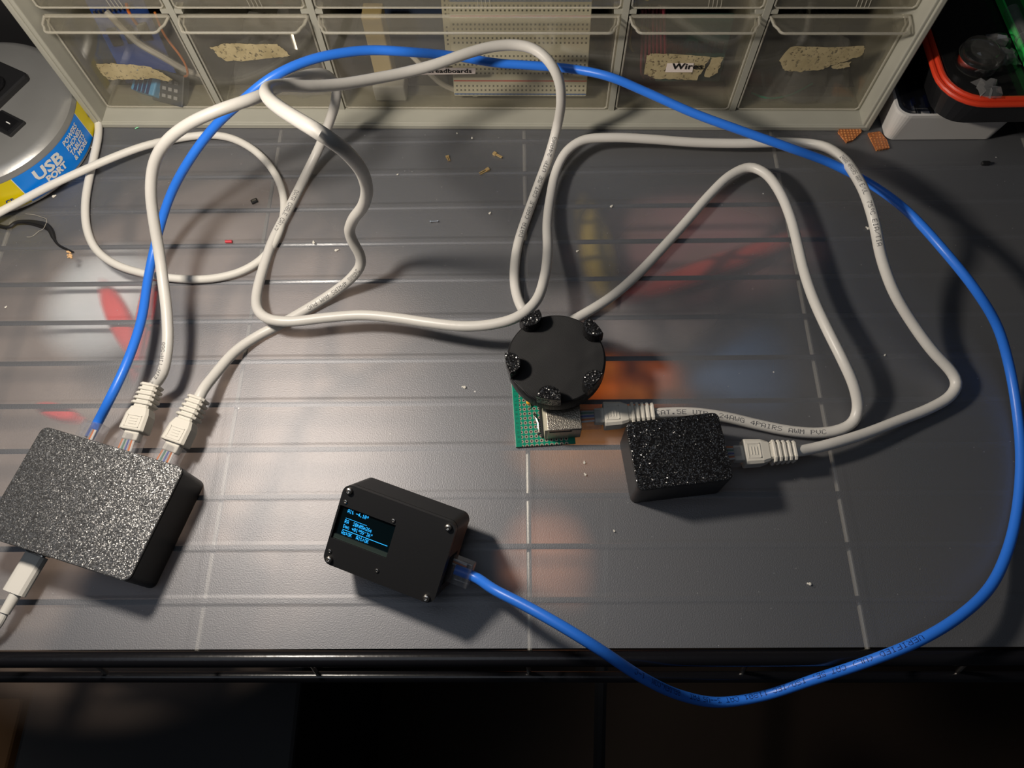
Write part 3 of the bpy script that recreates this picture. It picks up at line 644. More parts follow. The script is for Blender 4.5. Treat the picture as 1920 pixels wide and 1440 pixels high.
# ---- white cable A (left boot -> small box on the right)
wa = thing('network_cable', 'white network cable from the middle port of the left box to the small black box', 'network cable', Matrix.Translation(hubpt(-.0008, .03, .012)))
dA = (hubpt(-.0035, .062, .0135) - hubpt(0, .0279, .0125)).normalized()
eA = rj45(wa, frame_to(hubpt(-.0004, .0279, .0125), dA))
RBang = radians(6.5); RBC = (at(1173, 795, .025) + at(1345, 776, .025) + at(1372, 895, .025) + at(1200, 918, .025)) / 4; RBC.z = 0
r1 = V((cos(RBang), sin(RBang), 0)); r2 = V((-sin(RBang), cos(RBang), 0))
rb_port = RBC + r1 * .0226 + r2 * -.0005 + V((0, 0, .0115))
dRB = (at(1475, 848, .0115) - rb_port).normalized()
eR = rj45(wa, frame_to(rb_port, dRB))
P = [eA - dA * .004, eA] + [at(*q) for q in [(303, 705, .019), (314, 650, .024), (313, 590, .028), (306, 530, .032), (298, 470, .040), (288, 410, .052), (283, 360, .063), (288, 310, .074), (310, 268, .085), (355, 232, .094), (410, 207, .098), (480, 183, .096), (530, 160, .082),
     (575, 141, .072), (612, 140, .062), (631, 160, .053), (629, 190, .045), (615, 235, .027), (597, 280, .012), (570, 335, .004), (540, 395, .003), (512, 450, .003), (493, 505, .004), (481, 555, .008), (484, 583, .012), (505, 599, .0145), (545, 603, .0145), (610, 596, .0145), (680, 591, .0155), (740, 596, .017), (810, 606, .020), (870, 612, .022), (925, 608, .024), (970, 595, .026),
     (1003, 568, .026), (1021, 520, .020), (1027, 470, .014), (1026, 420, .010), (1032, 370, .008), (1043, 320, .009), (1062, 284, .012), (1092, 263, .014), (1150, 258, .014), (1220, 261, .012), (1300, 267, .010), (1390, 269, .010), (1480, 267, .012), (1540, 273, .018), (1578, 295, .028), (1605, 330, .038), (1625, 370, .044), (1640, 420, .042), (1652, 480, .034), (1675, 545, .026),
     (1710, 605, .018), (1750, 660, .012), (1785, 698, .008), (1795, 718, .006), (1783, 742, .005), (1745, 765, .005), (1690, 787, .006), (1620, 814, .008), (1560, 832, .010), (1515, 843, .0105)]] + [eR + dRB * .001, eR - dRB * .004]
pa = catmull(P); MB().tube(pa, RW, 16).build('jacket', M_white, wa, True)
printed(wa, pa, RW, '75*C EIA/TIA-568', near(pa, 293, 735), .0025, M_print, flip=False, side=-.8)
printed(wa, pa, RW, 'DATA CABLE CAT.5', near(pa, 548, 360), .0027, M_print, flip=False, side=.3)
printed(wa, pa, RW, '24AWG 4PAIRS AWM E/UL  75*C EIA/TIA', near(pa, 1588, 290), .0024, M_print, flip=False, side=-.1, adv=.95)

# ---- white cable B (right boot -> jack on the green board)
wb = thing('network_cable', 'white network cable from the rightmost port of the left box to the green board', 'network cable', Matrix.Translation(hubpt(.0212, .03, .012)))
dB = (hubpt(.0222, .062, .0135) - hubpt(.0208, .0279, .0125)).normalized()
eB = rj45(wb, frame_to(hubpt(.0208, .0279, .0125), dB))
jp = at(1088, 783, .0088); dJ = (at(1205, 777, .0088) - jp).normalized()
eJ = rj45(wb, frame_to(jp, dJ))
P = [eB - dB * .004, eB] + [at(*q) for q in [(378, 735, .014), (405, 700, .009), (440, 660, .005), (480, 632, .003), (530, 606, .003), (580, 577, .003), (630, 545, .006), (662, 518, .014), (677, 495, .022), (674, 475, .030), (662, 455, .038), (655, 435, .046), (662, 412, .058), (680, 388, .074), (688, 360, .092), (682, 330, .112), (664, 301, .134), (635, 273, .150), (600, 249, .158),
     (560, 225, .154), (528, 205, .146), (507, 188, .138), (499, 174, .130), (508, 163, .116), (535, 160, .106), (580, 162, .098), (640, 158, .089), (700, 148, .082), (760, 136, .077), (820, 120, .075), (870, 102, .074), (920, 88, .072), (965, 84, .070), (1000, 91, .069), (1030, 115, .066), (1048, 150, .058), (1052, 190, .044), (1045, 235, .024), (1030, 290, .012), (1010, 345, .006), (990, 400, .004), (972, 455, .003), (965, 500, .003), (966, 540, .004),
     (977, 575, .005), (1000, 605, .005), (1030, 618, .005), (1062, 606, .005), (1100, 586, .004), (1150, 554, .004), (1200, 510, .004), (1245, 462, .004), (1290, 412, .005), (1330, 366, .006), (1370, 328, .008), (1405, 313, .010), (1435, 325, .012), (1462, 360, .013), (1483, 410, .013), (1496, 460, .014), (1508, 510, .015), (1525, 560, .016), (1550, 615, .018), (1580, 675, .018), (1602, 725, .014), (1609, 765, .008), (1600, 792, .005), (1575, 806, .004), (1535, 812, .003), (1480, 808, .003),
     (1420, 796, .0035), (1360, 782, .005), (1300, 774, .007), (1250, 774, .0085)]] + [eJ + dJ * .001, eJ - dJ * .004]
pb = catmull(P); MB().tube(pb, RW, 16).build('jacket', M_white, wb, True)
printed(wb, pb, RW, '24AWG 4PAIRS AWM PVC', near(pb, 670, 502), .0024, M_print, flip=True, side=-.1, adv=1.0)
printed(wb, pb, RW, 'DATA CABLE CAT.5E UTP 24AWG', near(pb, 968, 448), .0024, M_print, flip=True, side=-.1, adv=1.25)
printed(wb, pb, RW, 'CAT.5E UTP  24AWG 4PAIRS AWM PVC', near(pb, 1222, 774), .0024, M_print, flip=True, side=.1, adv=1.35)

# ---- thin white power cord
tc = thing('power_cord', 'thin white cord making a flat loop beside the lamp base', 'cord', Matrix.Translation(at(165, 380)))
P = [at(*q) for q in [(-120, 450, .006), (-40, 418, .010), (20, 387, .009), (90, 350, .010), (150, 322, .010), (210, 296, .009), (270, 274, .008), (330, 260, .004), (390, 253, .003), (430, 258, .003), (470, 277, .003), (505, 310, .003), (527, 350, .003), (533, 390, .003), (522, 440, .003), (495, 482, .003), (455, 508, .0025), (400, 522, .0025), (340, 523, .0025), (270, 513, .0025),
     (215, 495, .0025), (180, 468, .0025), (163, 430, .0025), (160, 380, .0025), (167, 335, .003), (176, 295, .003), (183, 262, .003)]]
P += [at(185, 247, .0025) + V((.0, 0, 0)), CP(-.004, .02, .0028), CP(-.0045, .06, .0028)]
pt_ = catmull(P); MB().tube(pt_, .0023, 14).build('jacket', M_white_thin, tc, True)

# ---- charging cable at lower left
uc = thing('charging_cable', 'white charging cable plugged into the near side of the large black box', 'cable', Matrix.Translation(at(30, 1100)))
q0 = hubpt(-.0180, -.0278, .0105); q1 = hubpt(-.0182, -.040, .0105); du = (at(35, 1098, .0105) - q0).normalized()
MU = frame_to(q0, du)
def pill(m, x0, x1, w, h, n=6):
    def ring(x_): return [(x_, (w / 2 - h / 2) * sx + h / 2 * cos(a), h / 2 * sin(a)) for sx, a0 in ((1, -pi / 2), (-1, pi / 2)) for a in [a0 + pi * k / n for k in range(n + 1)]]
    m.loft([ring(x0), ring(x1)])
m = MB(MU); pill(m, -.004, .0012, .0084, .0026); m.build('metal_tip', M_steel, uc, True)
m = MB(MU); pill(m, .0010, .0195, .0112, .0062); m.build('plug_housing', M_white_thin, uc, True)
m = MB(MU); m.cyl((.0195, .001, 0), (.0285, .001, 0), .0026, 16, .0023); m.build('strain_relief', M_white_thin, uc, True)
m = MB(); m.tube(catmull([MU @ V((.0275, .001, 0)), MU @ V((.034, .0012, -.001)), at(-25, 1195, .006), at(-70, 1290, .004), at(-150, 1330, -.01)]), .0017, 12); m.build('jacket', M_white_thin, uc, True)

# ------------------------------------------------------------------ small black box at the right
sb = thing('project_box', 'small black 3D printed box with sparkling top at the right of the round disc', 'electronics box', Matrix.Translation(RBC) @ Matrix.Rotation(RBang, 4, 'Z'))
MB().rprism(.0455, .0338, .0030, 0, .0242, .0006, n=8).build('case_body', M_side, sb)
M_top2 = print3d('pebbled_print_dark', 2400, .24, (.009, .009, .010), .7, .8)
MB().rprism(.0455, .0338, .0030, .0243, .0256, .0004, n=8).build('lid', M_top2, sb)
MB().box(.0225, .0230, -.007, .007, .0045, .0185).build('cable_port', M_dark, sb)

# ------------------------------------------------------------------ display box
db = thing('display_box', 'black box tilted up with a lit blue text display and four corner screws', 'display', DM)
M_dbox = layered('smooth_black_print', (.011, .011, .012), .42)
MB().rprism(.055, .038, .004, -.0252, -.0032, .0008, n=8).build('case_body', M_dbox, db)
def rr(w, h, r, cx=0, cy=0, n=7):
    return [(cx + sx * (w / 2 - r) + r * cos(a), cy + sy * (h / 2 - r) + r * sin(a)) for sx, sy, a0 in ((1, 1, 0), (-1, 1, pi / 2), (-1, -1, pi), (1, -1, 1.5 * pi)) for a in [a0 + pi / 2 * k / n for k in range(n + 1)]]
WX0, WX1, WY0, WY1 = -.0266, .0009, -.0068, .0089
m = MB(); m.holed(rr(.055, .038, .004), [[(WX0, WY0), (WX1, WY0), (WX1, WY1), (WX0, WY1)]], -.0032, 0); m.build('front_plate', plain('matt_black_plate', (.013, .013, .014), .40, .45, bump=.1), db)
M_glass = plain('display_glass', (.002, .006, .008), .08, .6, bump=.02)
sc = MB().box(-.0264, .0007, -.0066, .0087, -.0034, -.0017).build('display_panel', M_glass, db)
MB().box(-.0262, .0007, -.0067, -.0048, -.0019, -.0010).build('display_ribbon_edge', plain('dull_green_edge', (.03, .045, .04), .3), sc)
M_oled = emit('oled_blue', (.03, .45, 1.0), 1.8)
pxs = .0224 / 128
def oled(text, row_y, nm='display_lettering'):
    m = MB()
    for cx, cy in dots(text):
        a, b = -.0230 + cx * pxs, row_y + cy * .000235; m.add([(a, b, -.00155), (a + pxs * .95, b, -.00155), (a + pxs * .95, b + .000225, -.00155), (a, b + .000225, -.00155)], [(0, 1, 2, 3)])
    m.build(nm, M_oled, sc)
oled('Alt -4.10*', .0062); oled('RA  20h05m26s', .0013); oled('Dec +01*59\'36"', -.0010); oled('Az:OK  Alt:OK', -.0040)
MB().box(-.0230, -.0125, .0035, .00362, -.0017, -.00163).build('display_rule', M_oled, sc); MB().box(-.0230, -.0006, -.0020, -.0018, -.0017, -.00163).build('display_rule', M_oled, sc)
def screw(x, y_, r, h, parent):
    m = MB(Matrix.Translation((x, y_, 0))); m.lathe([(r * 1.0, .0002), (r, h * .5), (r * .85, h * .85), (r * .5, h), (r * .42, h * .98), (r * .40, h * .45), (.00001, h * .4)], (0, 0), 20); m.build('screw', M_steel, parent)
for a, b in ((-.0243, .0163), (.0240, .0163), (-.0243, -.0165), (.0238, -.0168)): screw(a, b, .00165, .0017, db)
for a, b in ((-.0247, .0110), (-.0008, .0105), (-.0014, -.0135), (-.0252, -.0130)): screw(a, b, .0010, .0006, db)
MB().box(.0270, .0276, -.0115, .0020, -.0185, -.0062).build('cable_port', M_dark, db)

# ------------------------------------------------------------------ green board with jack
ga = radians(3.5)
GM = Matrix.Translation(at(968, 838, .0016)) @ Matrix.Rotation(ga, 4, 'Z')
gbd = thing('prototype_board', 'green prototype board with a metal network jack half under the black disc', 'circuit board', GM)
def pcb_mat():
    k = N('perforated_green_board'); sp = k.n('ShaderNodeSeparateXYZ', {0: k.coord()}); P_ = .00254
    u = k.math('SUBTRACT', k.math('FRACT', k.math('DIVIDE', k.math('SUBTRACT', sp.outputs['X'], .0018), P_)), .5); v = k.math('SUBTRACT', k.math('FRACT', k.math('DIVIDE', k.math('ADD', sp.outputs['Y'], .0012), P_)), .5)
    r = k.math('SQRT', k.math('ADD', k.math('MULTIPLY', u, u), k.math('MULTIPLY', v, v)))
    inn = k.math('MULTIPLY', k.math('GREATER_THAN', sp.outputs['X'], .0030), k.math('LESS_THAN', sp.outputs['X'], .0275))
    pad = k.math('MULTIPLY', k.math('LESS_THAN', r, .38), inn); hole = k.math('MULTIPLY', k.math('LESS_THAN', r, .17), inn)
    c = k.mix(k.noise(300, 2), (.0, .20, .12), (.0, .28, .17)); c = k.mix(pad, c, (.60, .52, .42)); c = k.mix(hole, c, (.02, .012, .01))
    mt = k.math('MULTIPLY', pad, k.math('SUBTRACT', 1, hole))
    return k.done(k.pbr(c, .32, .5, k.math('MULTIPLY', mt, .6), k.bump(k.math('SUBTRACT', pad, hole), .3, .0002)))
MB().box(0, .0305, 0, .056, -.0016, 0).build('board', pcb_mat(), gbd)
MB().box(-.0002, .0002, 0, .056, -.0015, -.0001).build('board_edge', plain('pale_green_edge', (.35, .55, .45), .5), gbd)
for i, ch in enumerate('XWVUTSRNMLKJIHGFE'):
    h = .0013; vs = []; m = MB()
    for cx, cy in dots({'J': 'I'}.get(ch, ch)):
        a, b = .0008 + (6 - cy) * h / 7 * 1.0, .0022 + i * .00254 + cx * h / 6; m.add([(a, b, .00005), (a + .00018, b, .00005), (a + .00018, b + .0002, .00005), (a, b + .0002, .00005)], [(0, 1, 2, 3)])
    m.build('row_letter', plain('dark_legend_%d' % i, (.0, .05, .04), .6), gbd)
Gi = GM.inverted()
def G(px, py, z): return Gi @ at(px, py, z)
jt = [G(1020, 764, .0152), G(1030, 806, .0152), G(1093.5, 803, .0152), G(1087, 757, .0152)]
jy0 = min(jt[1].y, jt[2].y); jy1 = jy0 + .0160; jx0 = (jt[0].x + jt[1].x) / 2; jx1 = jx0 + .0172
M_jack = plain('tinned_jack_shell', (.50, .45, .38), .34, .5, .9, nscale=1500, bump=.8, dist=.0003)
jk = MB().box(jx0, jx1, jy0, jy1, .0002, .0136, .0005).build('network_jack', M_jack, gbd, label='tinned metal network jack')
MB().box(jx0 - .0014, jx0, jy0 + .0002, jy1 - .0002, .0002, .0132).build('jack_back', plain('cream_jack_back', (.62, .58, .45), .5), jk)
m = MB(); m.box(jx1 - .0002, jx1 + .0002, jy0 + .002, jy1 - .002, .003, .012); m.build('jack_opening', M_dark, jk)
m = MB(); m.box(jx0 + .001, jx1 - .005, jy0 - .0003, jy0, .0105, .0110); m.box(jx1 - .006, jx1 - .0005, jy0 - .0003, jy0, .0122, .0127); m.build('shell_seam', M_black, jk)
MB().tube([V((jx0 - .0035, jy0 + .0035, .0010)), V((jx0 - .0040, jy0 + .006, .0016)), V((jx0 - .0040, jy0 + .009, .0015)), V((jx0 - .0048, jy0 + .0115, .0018)), V((jx0 - .0058, jy0 + .0138, .0010))], .00045, 8).build('solder_bridge', M_chrome, gbd)
for i in range(6): MB().sphere((jx0 - .0042 - (.0008 if i > 3 else 0), jy0 + .0032 + i * .0021, .0004), .0008, .8).build('solder_joint', M_chrome, gbd)
a = G(991, 754, .004); MB().sphere((a.x, a.y, .0022), .0014, .9).build('orange_capacitor', plain('orange_ceramic', (.85, .40, .03), .4), gbd)
MB().tube([V((a.x + .0006, a.y - .0005, .002)), V((a.x + .0009, a.y - .0018, .0012)), V((a.x + .0004, a.y - .0028, .0002))], .00025, 6).build('capacitor_leg', M_steel, gbd)
m = MB(); m.box(jx0 - .0028, jx0 - .0018, jy0 + .001, jy1 + .003, .0001, .0024); m.build('header_strip', M_black, gbd)
for i in range(4): MB().sphere((jx0 + .0045 + i * .00254, .0037, .0003), .0005, .8, 8, 6).build('solder_joint', M_chrome, gbd)
# disc sits on a collar on the board
m = MB(GM); c_ = Gi @ V((.0173, .1545, 0)); m.M = Matrix.Identity(4)
MB().lathe([(.008, .0001), (.008, .0175), (.0001, .0175)], (c_.x, c_.y + .001), 32).build('mounting_collar', M_black, gbd)

# ------------------------------------------------------------------ round lugged disc
dm = Matrix.Translation((.0173, .1545, .0195)) @ Matrix.Rotation(radians(-1.5), 4, 'Y')
dk = thing('round_disc', 'round black 3D printed disc with five raised lugs resting over the green board', 'disc', dm)
def disc_mat():
    k = N('ringed_print'); sp = k.n('ShaderNodeSeparateXYZ', {0: k.coord()})
    w = k.math('SINE', k.math('MULTIPLY', k.math('ADD', k.math('ADD', sp.outputs['X'], sp.outputs['Y']), k.math('MULTIPLY', k.noise(90, 2), .0025)), 2 * pi / .0007))
    return k.done(k.pbr((.008, .008, .009), .5, .25, 0.0, k.bump(k.math('ADD', k.math('MULTIPLY', w, .6), k.noise(1600, 2)), .45, .00018)))
R0 = .0247
MB().lathe([(R0 - .002, 0), (R0 - .0006, .0006), (R0, .0020), (R0, .0085), (R0 - .0005, .0098), (R0 - .0011, .0102), (.0001, .0102)], (0, 0), 96).build('disc_body', disc_mat(), dk)
M_lug = print3d('pebbled_lug', 2000, .25, (.010, .010, .011), .5, .9)
for (px, py) in ((1003, 602), (1101, 622), (965, 677), (1116, 714), (1031, 743)):
    p = at(px, py, .0365); a = atan2(p.y - .1545, p.x - .0173)
    ML = Matrix.Rotation(a, 4, 'Z') @ Matrix.Translation((R0 - .0040, 0, 0))
    # lens outline: flat arc outside, round inside
    ol = []
    for k_ in range(13): t_ = -.235 + .47 * k_ / 12; ol.append(((R0 + .0006) * cos(t_) - (R0 - .0040), (R0 + .0006) * sin(t_)))
    for k_ in range(13): t_ = pi / 2 + .1 + (pi - .2) * k_ / 12; ol.append((.0022 + .0052 * cos(t_) * .9, .0056 * sin(t_)))
    m = MB(ML); m.loft([[(x_, y_, z_) for x_, y_ in ol] for z_ in (.0095, .0168)] + [[(x_ * .93, y_ * .95, .0173) for x_, y_ in ol]]); m.build('lug', M_lug, dk)

# ------------------------------------------------------------------ right hand containers
M_bin = plain('white_tray_plastic', (.62, .61, .59), .45, .4, bump=.05)
wx0 = at(1665, 271).x; wy = at(1665, 271).y
tw = thing('storage_case', 'shallow white plastic case with a smoky clear lid under the black container', 'case', Matrix.Translation((wx0 + .032, wy + .03, 0)) @ Matrix.Rotation(cang * .5, 4, 'Z'))
wtray = [(.031 + .0055, .0245)]
m = MB(); W_, D_ = .072, .088
def ringr(w, d_, r, z, cx=0, cy=0): return [(x, y_, z) for x, y_ in rr(w, d_, r, cx, cy)]
cxx, cyy = .0, .0140
m.loft([ringr(W_ - .008, D_ - .008, .004, 0, cxx, cyy), ringr(W_ - .006, D_ - .006, .005, .0006, cxx, cyy), ringr(W_, D_, .008, .0215, cxx, cyy), ringr(W_, D_, .008, .0235, cxx, cyy), ringr(W_ - .003, D_ - .003, .007, .0237, cxx, cyy), ringr(W_ - .005, D_ - .005, .006, .0170, cxx, cyy)])
m.build('tray', M_bin, tw)
M_sm = clear('smoky_lid', (.35, .37, .42), .06, .03, (.1, .1, .12))
m = MB(); m.rprism(W_ - .006, D_ - .006, .007, .0235, .0258, .0008, (cxx, cyy)); m.build('lid', M_sm, tw)
M_navy = plain('navy_handles', (.01, .06, .30), .35)
for i, (dx, dy) in enumerate(((-.022, -.012), (-.014, -.014), (-.006, -.013))):
    o = thing('precision_screwdriver', ['navy handled screwdriver nearest the left side of the white case', 'navy handled screwdriver in the middle of the white case', 'navy handled screwdriver next to the black container in the white case'][i], 'screwdriver', Matrix.Translation((wx0 + .032 + dx, wy + .03 + dy, .0185)))
    m = MB(); m.cyl((0, -.004, 0), (0, .045, 0), .0013, 12); m.build('handle', M_navy, o); m = MB(); m.cyl((0, -.011, 0), (0, -.004, 0), .0005, 8); m.build('shaft', M_chrome, o)

# black container with red seal
rz = .049; pR = [at(1743, 100, rz), at(1850, 196, rz)]
X0 = pR[0].x - .0005; Y0 = pR[1].y; CWd, CDp, CR = .150, .150, .024
ct = thing('storage_container', 'black container with a red rubber seal and clear lid at the right of the cabinet', 'container', Matrix.Translation((X0 + CWd / 2, Y0 + CDp / 2, 0)))
m = MB()
def rc(f, z, r=CR): return ringr(CWd - 2 * f, CDp - 2 * f, max(r - f, .006), z)
m.loft([rc(.010, .0260), rc(.0075, .0275), rc(.0020, .0440), rc(.0015, .0470), rc(.006, .0470), rc(.009, .030)]); m.build('container_body', plain('black_satin', (.011, .011, .012), .35, .5), ct)
M_red = plain('red_silicone', (.62, .045, .015), .40, .5)
m = MB(); lp = [V(p) for p in ringr(CWd - .002, CDp - .002, CR - .001, .0478)]; m.tube(lp + [lp[0], lp[1]], .0016, 10, cap=False); m.build('lower_seal', M_red, ct)
m = MB(); lp = [V(p) for p in ringr(CWd - .0072, CDp - .0072, CR - .0036, .0492)]; m.tube(lp + [lp[0], lp[1]], .0016, 10, cap=False); m.build('upper_seal', M_red, ct)
M_lid = clear('glossy_dark_lid', (.55, .55, .55), .05, .03, (.3, .3, .3))
m = MB(); m.loft([ringr(CWd - .010, CDp - .010, CR - .005, .0480), ringr(CWd - .012, CDp - .012, CR - .006, .0502)]); m.build('lid', M_lid, ct)
# things inside and on it
gp = at(1836, 108, .055)
M_cg = clear('clear_glass', (.9, .9, .9), .03, .02)
gl = thing('glass_jar', 'small round glass jar with chrome collar on the black container lid', 'jar', Matrix.Translation((gp.x, gp.y, .0503)))
MB().lathe([(.0105, 0), (.0110, .001), (.0110, .010), (.0001, .010)], (0, 0), 40).build('jar_wall', M_cg, gl)
m = MB(); m.loft([[(r_ * cos(2 * pi * k_ / 40), r_ * sin(2 * pi * k_ / 40), z_) for k_ in range(40)] for r_, z_ in ((.0112, .002), (.0112, .0065), (.0120, .0068), (.0120, .002))], cap=False, smooth=True); m.build('collar', M_chrome, gl)
MB().sphere((0, 0, .0105), .0078, .35, 20, 10).build('dome', M_cg, gl)
for i, (px, py, lb_) in enumerate([(1870, 80, 'twisted strip of clear wrap beside the glass jar'), (1885, 110, 'small crumpled clear wrap by the green edged tray'), (1850, 168, 'crumpled clear wrap near the red seal')]):
    p = at(px, py, .052); o = MB(Matrix.Translation(p)).add(*crumple(.012, .010, .006, 40 + i, 6), True).build('plastic_scrap', M_bag); tag(o, lb_, 'plastic scrap')
pg = [at(1878, 22, .052), at(1925, 130, .052)]; dg_ = (pg[1] - pg[0]); ag = atan2(dg_.y, dg_.x)
gt = thing('green_tray', 'bright green edged tray lying on the black container lid', 'tray', Matrix.Translation(pg[1]) @ Matrix.Rotation(ag, 4, 'Z'))
M_grn = plain('green_plastic', (.03, .50, .09), .35)
MB().box(-.11, .02, 0, .0012, -.001, .0035, .0003).build('rim', M_grn, gt)
MB().box(-.11, .02, .014, .0152, -.001, .003, .0003).build('inner_rib', M_grn, gt)
MB().box(-.11, .02, .002, .05, -.0014, -.0004).build('tray_floor', plain('dark_green_floor', (.02, .06, .03), .4), gt)
pv = at(1912, 55, .056)
vi = thing('clear_vial', 'small clear capped vial lying on the green edged tray', 'vial', Matrix.Translation(pv) @ Matrix.Rotation(ag, 4, 'Z'))
m = MB(); m.cyl((-.016, .0, .0), (.006, .0, .0), .0036, 16); m.build('vial_body', M_clearplug, vi); m = MB(); m.cyl((.006, 0, 0), (.013, 0, 0), .0043, 16); m.build('cap', M_clearplug, vi)

# ------------------------------------------------------------------ small scraps on the liner
def strip_mat():
    k = N('copper_stripboard'); vo = k.n('ShaderNodeTexVoronoi', {'Scale': 520.0, 'Vector': k.coord(), 'Randomness': .15})
    c = k.mix(k.ramp(vo.outputs['Distance'], .25, .5), (.85, .36, .12), (.40, .13, .04)); return k.done(k.pbr(c, .35, .5, .1, k.bump(vo.outputs['Distance'], .8, -.0008)))
M_strip = strip_mat()
def scrap(name, label, cat, outline, z0, z1, mat):
    P_ = [at(a, b, z1) for a, b in outline]; m = MB(); m.loft([[(p.x, p.y, z) for p in P_] for z in (z0, z1)]); return tag(m.build(name, mat), label, cat)
scrap('stripboard_offcut', 'triangular copper stripboard offcut poking out from under the cabinet corner', 'circuit board', [(1572, 246), (1588, 266), (1600, 262), (1616, 247), (1614, 240), (1574, 240)], .0002, .0016, M_strip)
scrap('stripboard_offcut', 'square copper stripboard offcut poking out from under the white case', 'circuit board', [(1628, 249), (1644, 281), (1668, 277), (1663, 262), (1650, 246)], .0002, .0014, M_strip)
def pin(px, py, ang, L_, label):
    p = at(px, py, .0012); o = thing('header_pin', label, 'pin', Matrix.Translation((p.x, p.y, .0010)) @ Matrix.Rotation(radians(ang), 4, 'Z'))
    for j in range(2): MB().box(-L_ / 2, L_ / 2 * (.4 + .6 * j), -.0008 + j * .0010, -.0003 + j * .0010, -.0008 + j * .0003, -.0002 + j * .0003).build('pin_blade', M_gold, o)
    MB().box(L_ * .2, L_ * .5, -.0010, .0010, -.0009, .0004).build('crimp', M_gold, o)
pin(933, 290, 145, .0065, 'gold crimp pin lying on the liner nearest the white cable loop')
pin(908, 320, 32, .0068, 'gold crimp pin lying lowest of the three beside the cabinet')
pin(840, 296, 110, .0040, 'short gold crimp pin lying leftmost of the three')
o = MB(Matrix.Translation(at(814, 415, .0008))).cyl((-.002, 0, 0), (.0022, .0002, 0), .0003, 8).cyl((-.0024, 0, 0), (-.0019, 0, 0), .0007, 8).cyl((.0020, .0002, 0), (.0024, .0002, 0), .0006, 8).build('metal_rivet', M_chrome); tag(o, 'tiny silver spool shaped rivet on the middle of the liner', 'rivet')
o = MB(Matrix.Translation(at(429, 453, .0010))).cyl((-.0020, 0, 0), (.0020, .0, 0), .0009, 12).build('insulation_scrap', plain('red_insulation', (.60, .04, .06), .4)); tag(o, 'tiny red snippet of wire insulation inside the thin cord loop', 'wire scrap')
t = thing('plastic_bead', 'tiny black rectangular bead inside the thin cord loop', 'bead', Matrix.Translation(at(478, 379, .0)) @ Matrix.Rotation(.5, 4, 'Z'))
MB().rprism(.0040, .0026, .0005, 0, .0018, .0003).build('bead', M_black, t); MB().rprism(.0026, .0012, .0003, .0018, .00195, 0).build('bright_face', M_chrome, t)
t = thing('wire_scrap', 'bent black wire scrap with a flattened middle by the lamp base', 'wire scrap', Matrix.Translation(at(60, 440)))
P = catmull([at(*q) for q in [(-40, 415, .0025), (-5, 422, .0020), (18, 426, .0018), (27, 418, .0020), (36, 416, .0022), (55, 416, .0020), (75, 420, .0020), (88, 424, .0018), (96, 434, .0016), (101, 448, .0012), (108, 458, .0010), (122, 466, .0010), (137, 473, .0010)]], .0012)
MB().tube(P, .00105, 10, rf=lambda q: 1.0 + .9 * math.exp(-((q - .58) / .12) ** 2) - .35 * (q > .75)).build('jacket', M_black, t, True)
fb = MB().tube(catmull([at(*q) for q in [(48, 401, .0004), (66, 403, .0005), (80, 408, .0015), (88, 411, .0032), (87, 418, .0040), (84, 424, .0042), (81, 430, .0030), (72, 433, .0012), (66, 440, .0006), (57, 445, .0004), (50, 444, .0003)]], .0012), .00012, 6).build('loose_fibre', plain('pale_fibre', (.45, .42, .35), .7)); tag(fb, 'fine pale fibre draped over the black wire scrap', 'fibre')
m = MB(); rnd = random.Random(4)
for i in range(16): p = at(129 + rnd.uniform(-4, 5), 478 + rnd.uniform(-7, 7), .0008); m.sphere(p, rnd.uniform(.0005, .0009), 1, 6, 5)
o = m.build('cork_crumb', plain('cork', (.75, .48, .25), .8, .1)); tag(o, 'clustered tan crumb at the end of the black wire scrap', 'crumb')
o = MB(Matrix.Translation(at(1848, 306, .0012))).rprism(.005, .0022, .001, -.0011, .0011, .0004).build('rubber_bit', M_black); tag(o, 'small black rubber bit on the liner below the white case', 'rubber bit')
o = MB(Matrix.Translation(at(259, 241, .0006))).tube([V((-.002, 0, 0)), V((0, .0012, 0)), V((.0025, .0015, 0))], .0003, 6).build('wire_clipping', plain('green_clipping', (.10, .55, .25), .4)); tag(o, 'tiny green wire clipping in front of the cabinet left end', 'wire scrap')
M_crumb = plain('white_crumb', (.72, .69, .62), .7, .2)
cr0 = None
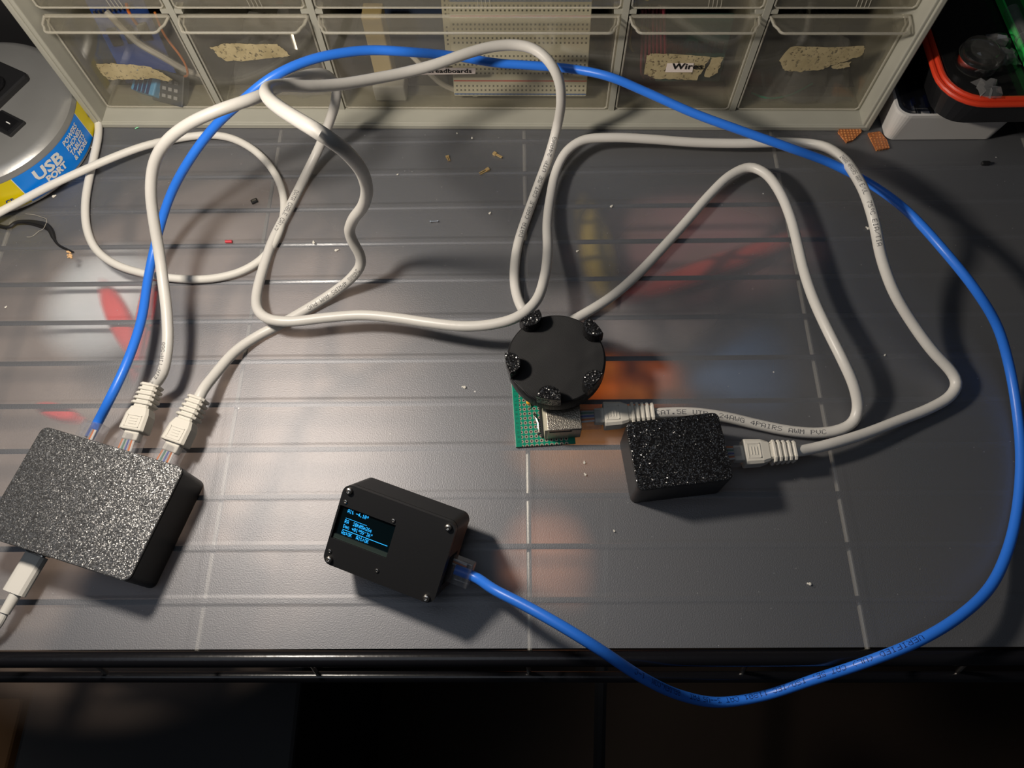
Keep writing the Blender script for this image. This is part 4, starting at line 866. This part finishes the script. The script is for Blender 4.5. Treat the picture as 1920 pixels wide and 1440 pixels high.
for i, (px, py) in enumerate([(857, 250), (885, 259), (918, 400), (100, 368), (1082, 471), (1146, 387), (1098, 890), (1096, 868), (630, 469), (745, 327), (588, 455), (10, 576), (1187, 856), (1152, 996), (871, 726), (1519, 1095), (1659, 666), (1628, 428), (172, 276)]):
    p = at(px, py, .0006); s_ = rnd.uniform(.0005, .0010)
    o = MB(Matrix.Translation((p.x, p.y, .0005)) @ Matrix.Rotation(rnd.uniform(0, 3), 4, 'Z')).sphere((0, 0, 0), s_, .5, 6, 5).sphere((s_ * 1.2, 0, 0), s_ * .6, .5, 6, 5).build('crumb', M_crumb)
    tag(o, 'tiny off-white crumb lying loose on the grey liner', 'crumb', 'off-white crumbs scattered over the liner')

# ------------------------------------------------------------------ light
ld = bpy.data.lights.new('desk_lamp_light', 'POINT'); ld.energy = 3.6; ld.shadow_soft_size = .018; ld.color = (1.0, .90, .78)
ld.use_nodes = True; nt_ = ld.node_tree; em_ = [n_ for n_ in nt_.nodes if n_.type == 'EMISSION'][0]
ff = nt_.nodes.new('ShaderNodeLightFalloff'); ff.inputs['Strength'].default_value = 3.4; nt_.links.new(ff.outputs['Linear'], em_.inputs['Strength'])
lo = bpy.data.objects.new('desk_lamp_light', ld); lo.location = (-.187, .176, .250); COL.objects.link(lo)
ld2 = bpy.data.lights.new('room_fill_light', 'AREA'); ld2.energy = 3.0; ld2.size = 1.2; ld2.color = (.80, .88, 1.0)  # added bluish fill from above that lifts the dim parts
lo2 = bpy.data.objects.new('room_fill_light', ld2); lo2.location = (-.5, -.1, 1.7); lo2.rotation_euler = (radians(-5), radians(-15), 0); COL.objects.link(lo2)
w = bpy.data.worlds.new('world'); bpy.context.scene.world = w; w.use_nodes = True
w.node_tree.nodes['Background'].inputs[0].default_value = (.5, .55, .65, 1); w.node_tree.nodes['Background'].inputs[1].default_value = .02
cy_ = bpy.context.scene.cycles; cy_.max_bounces = 4; cy_.diffuse_bounces = 2; cy_.glossy_bounces = 3; cy_.transparent_max_bounces = 12
vs_ = bpy.context.scene.view_settings; vs_.view_transform = 'Standard'; vs_.look = 'None'; vs_.exposure = 0.0
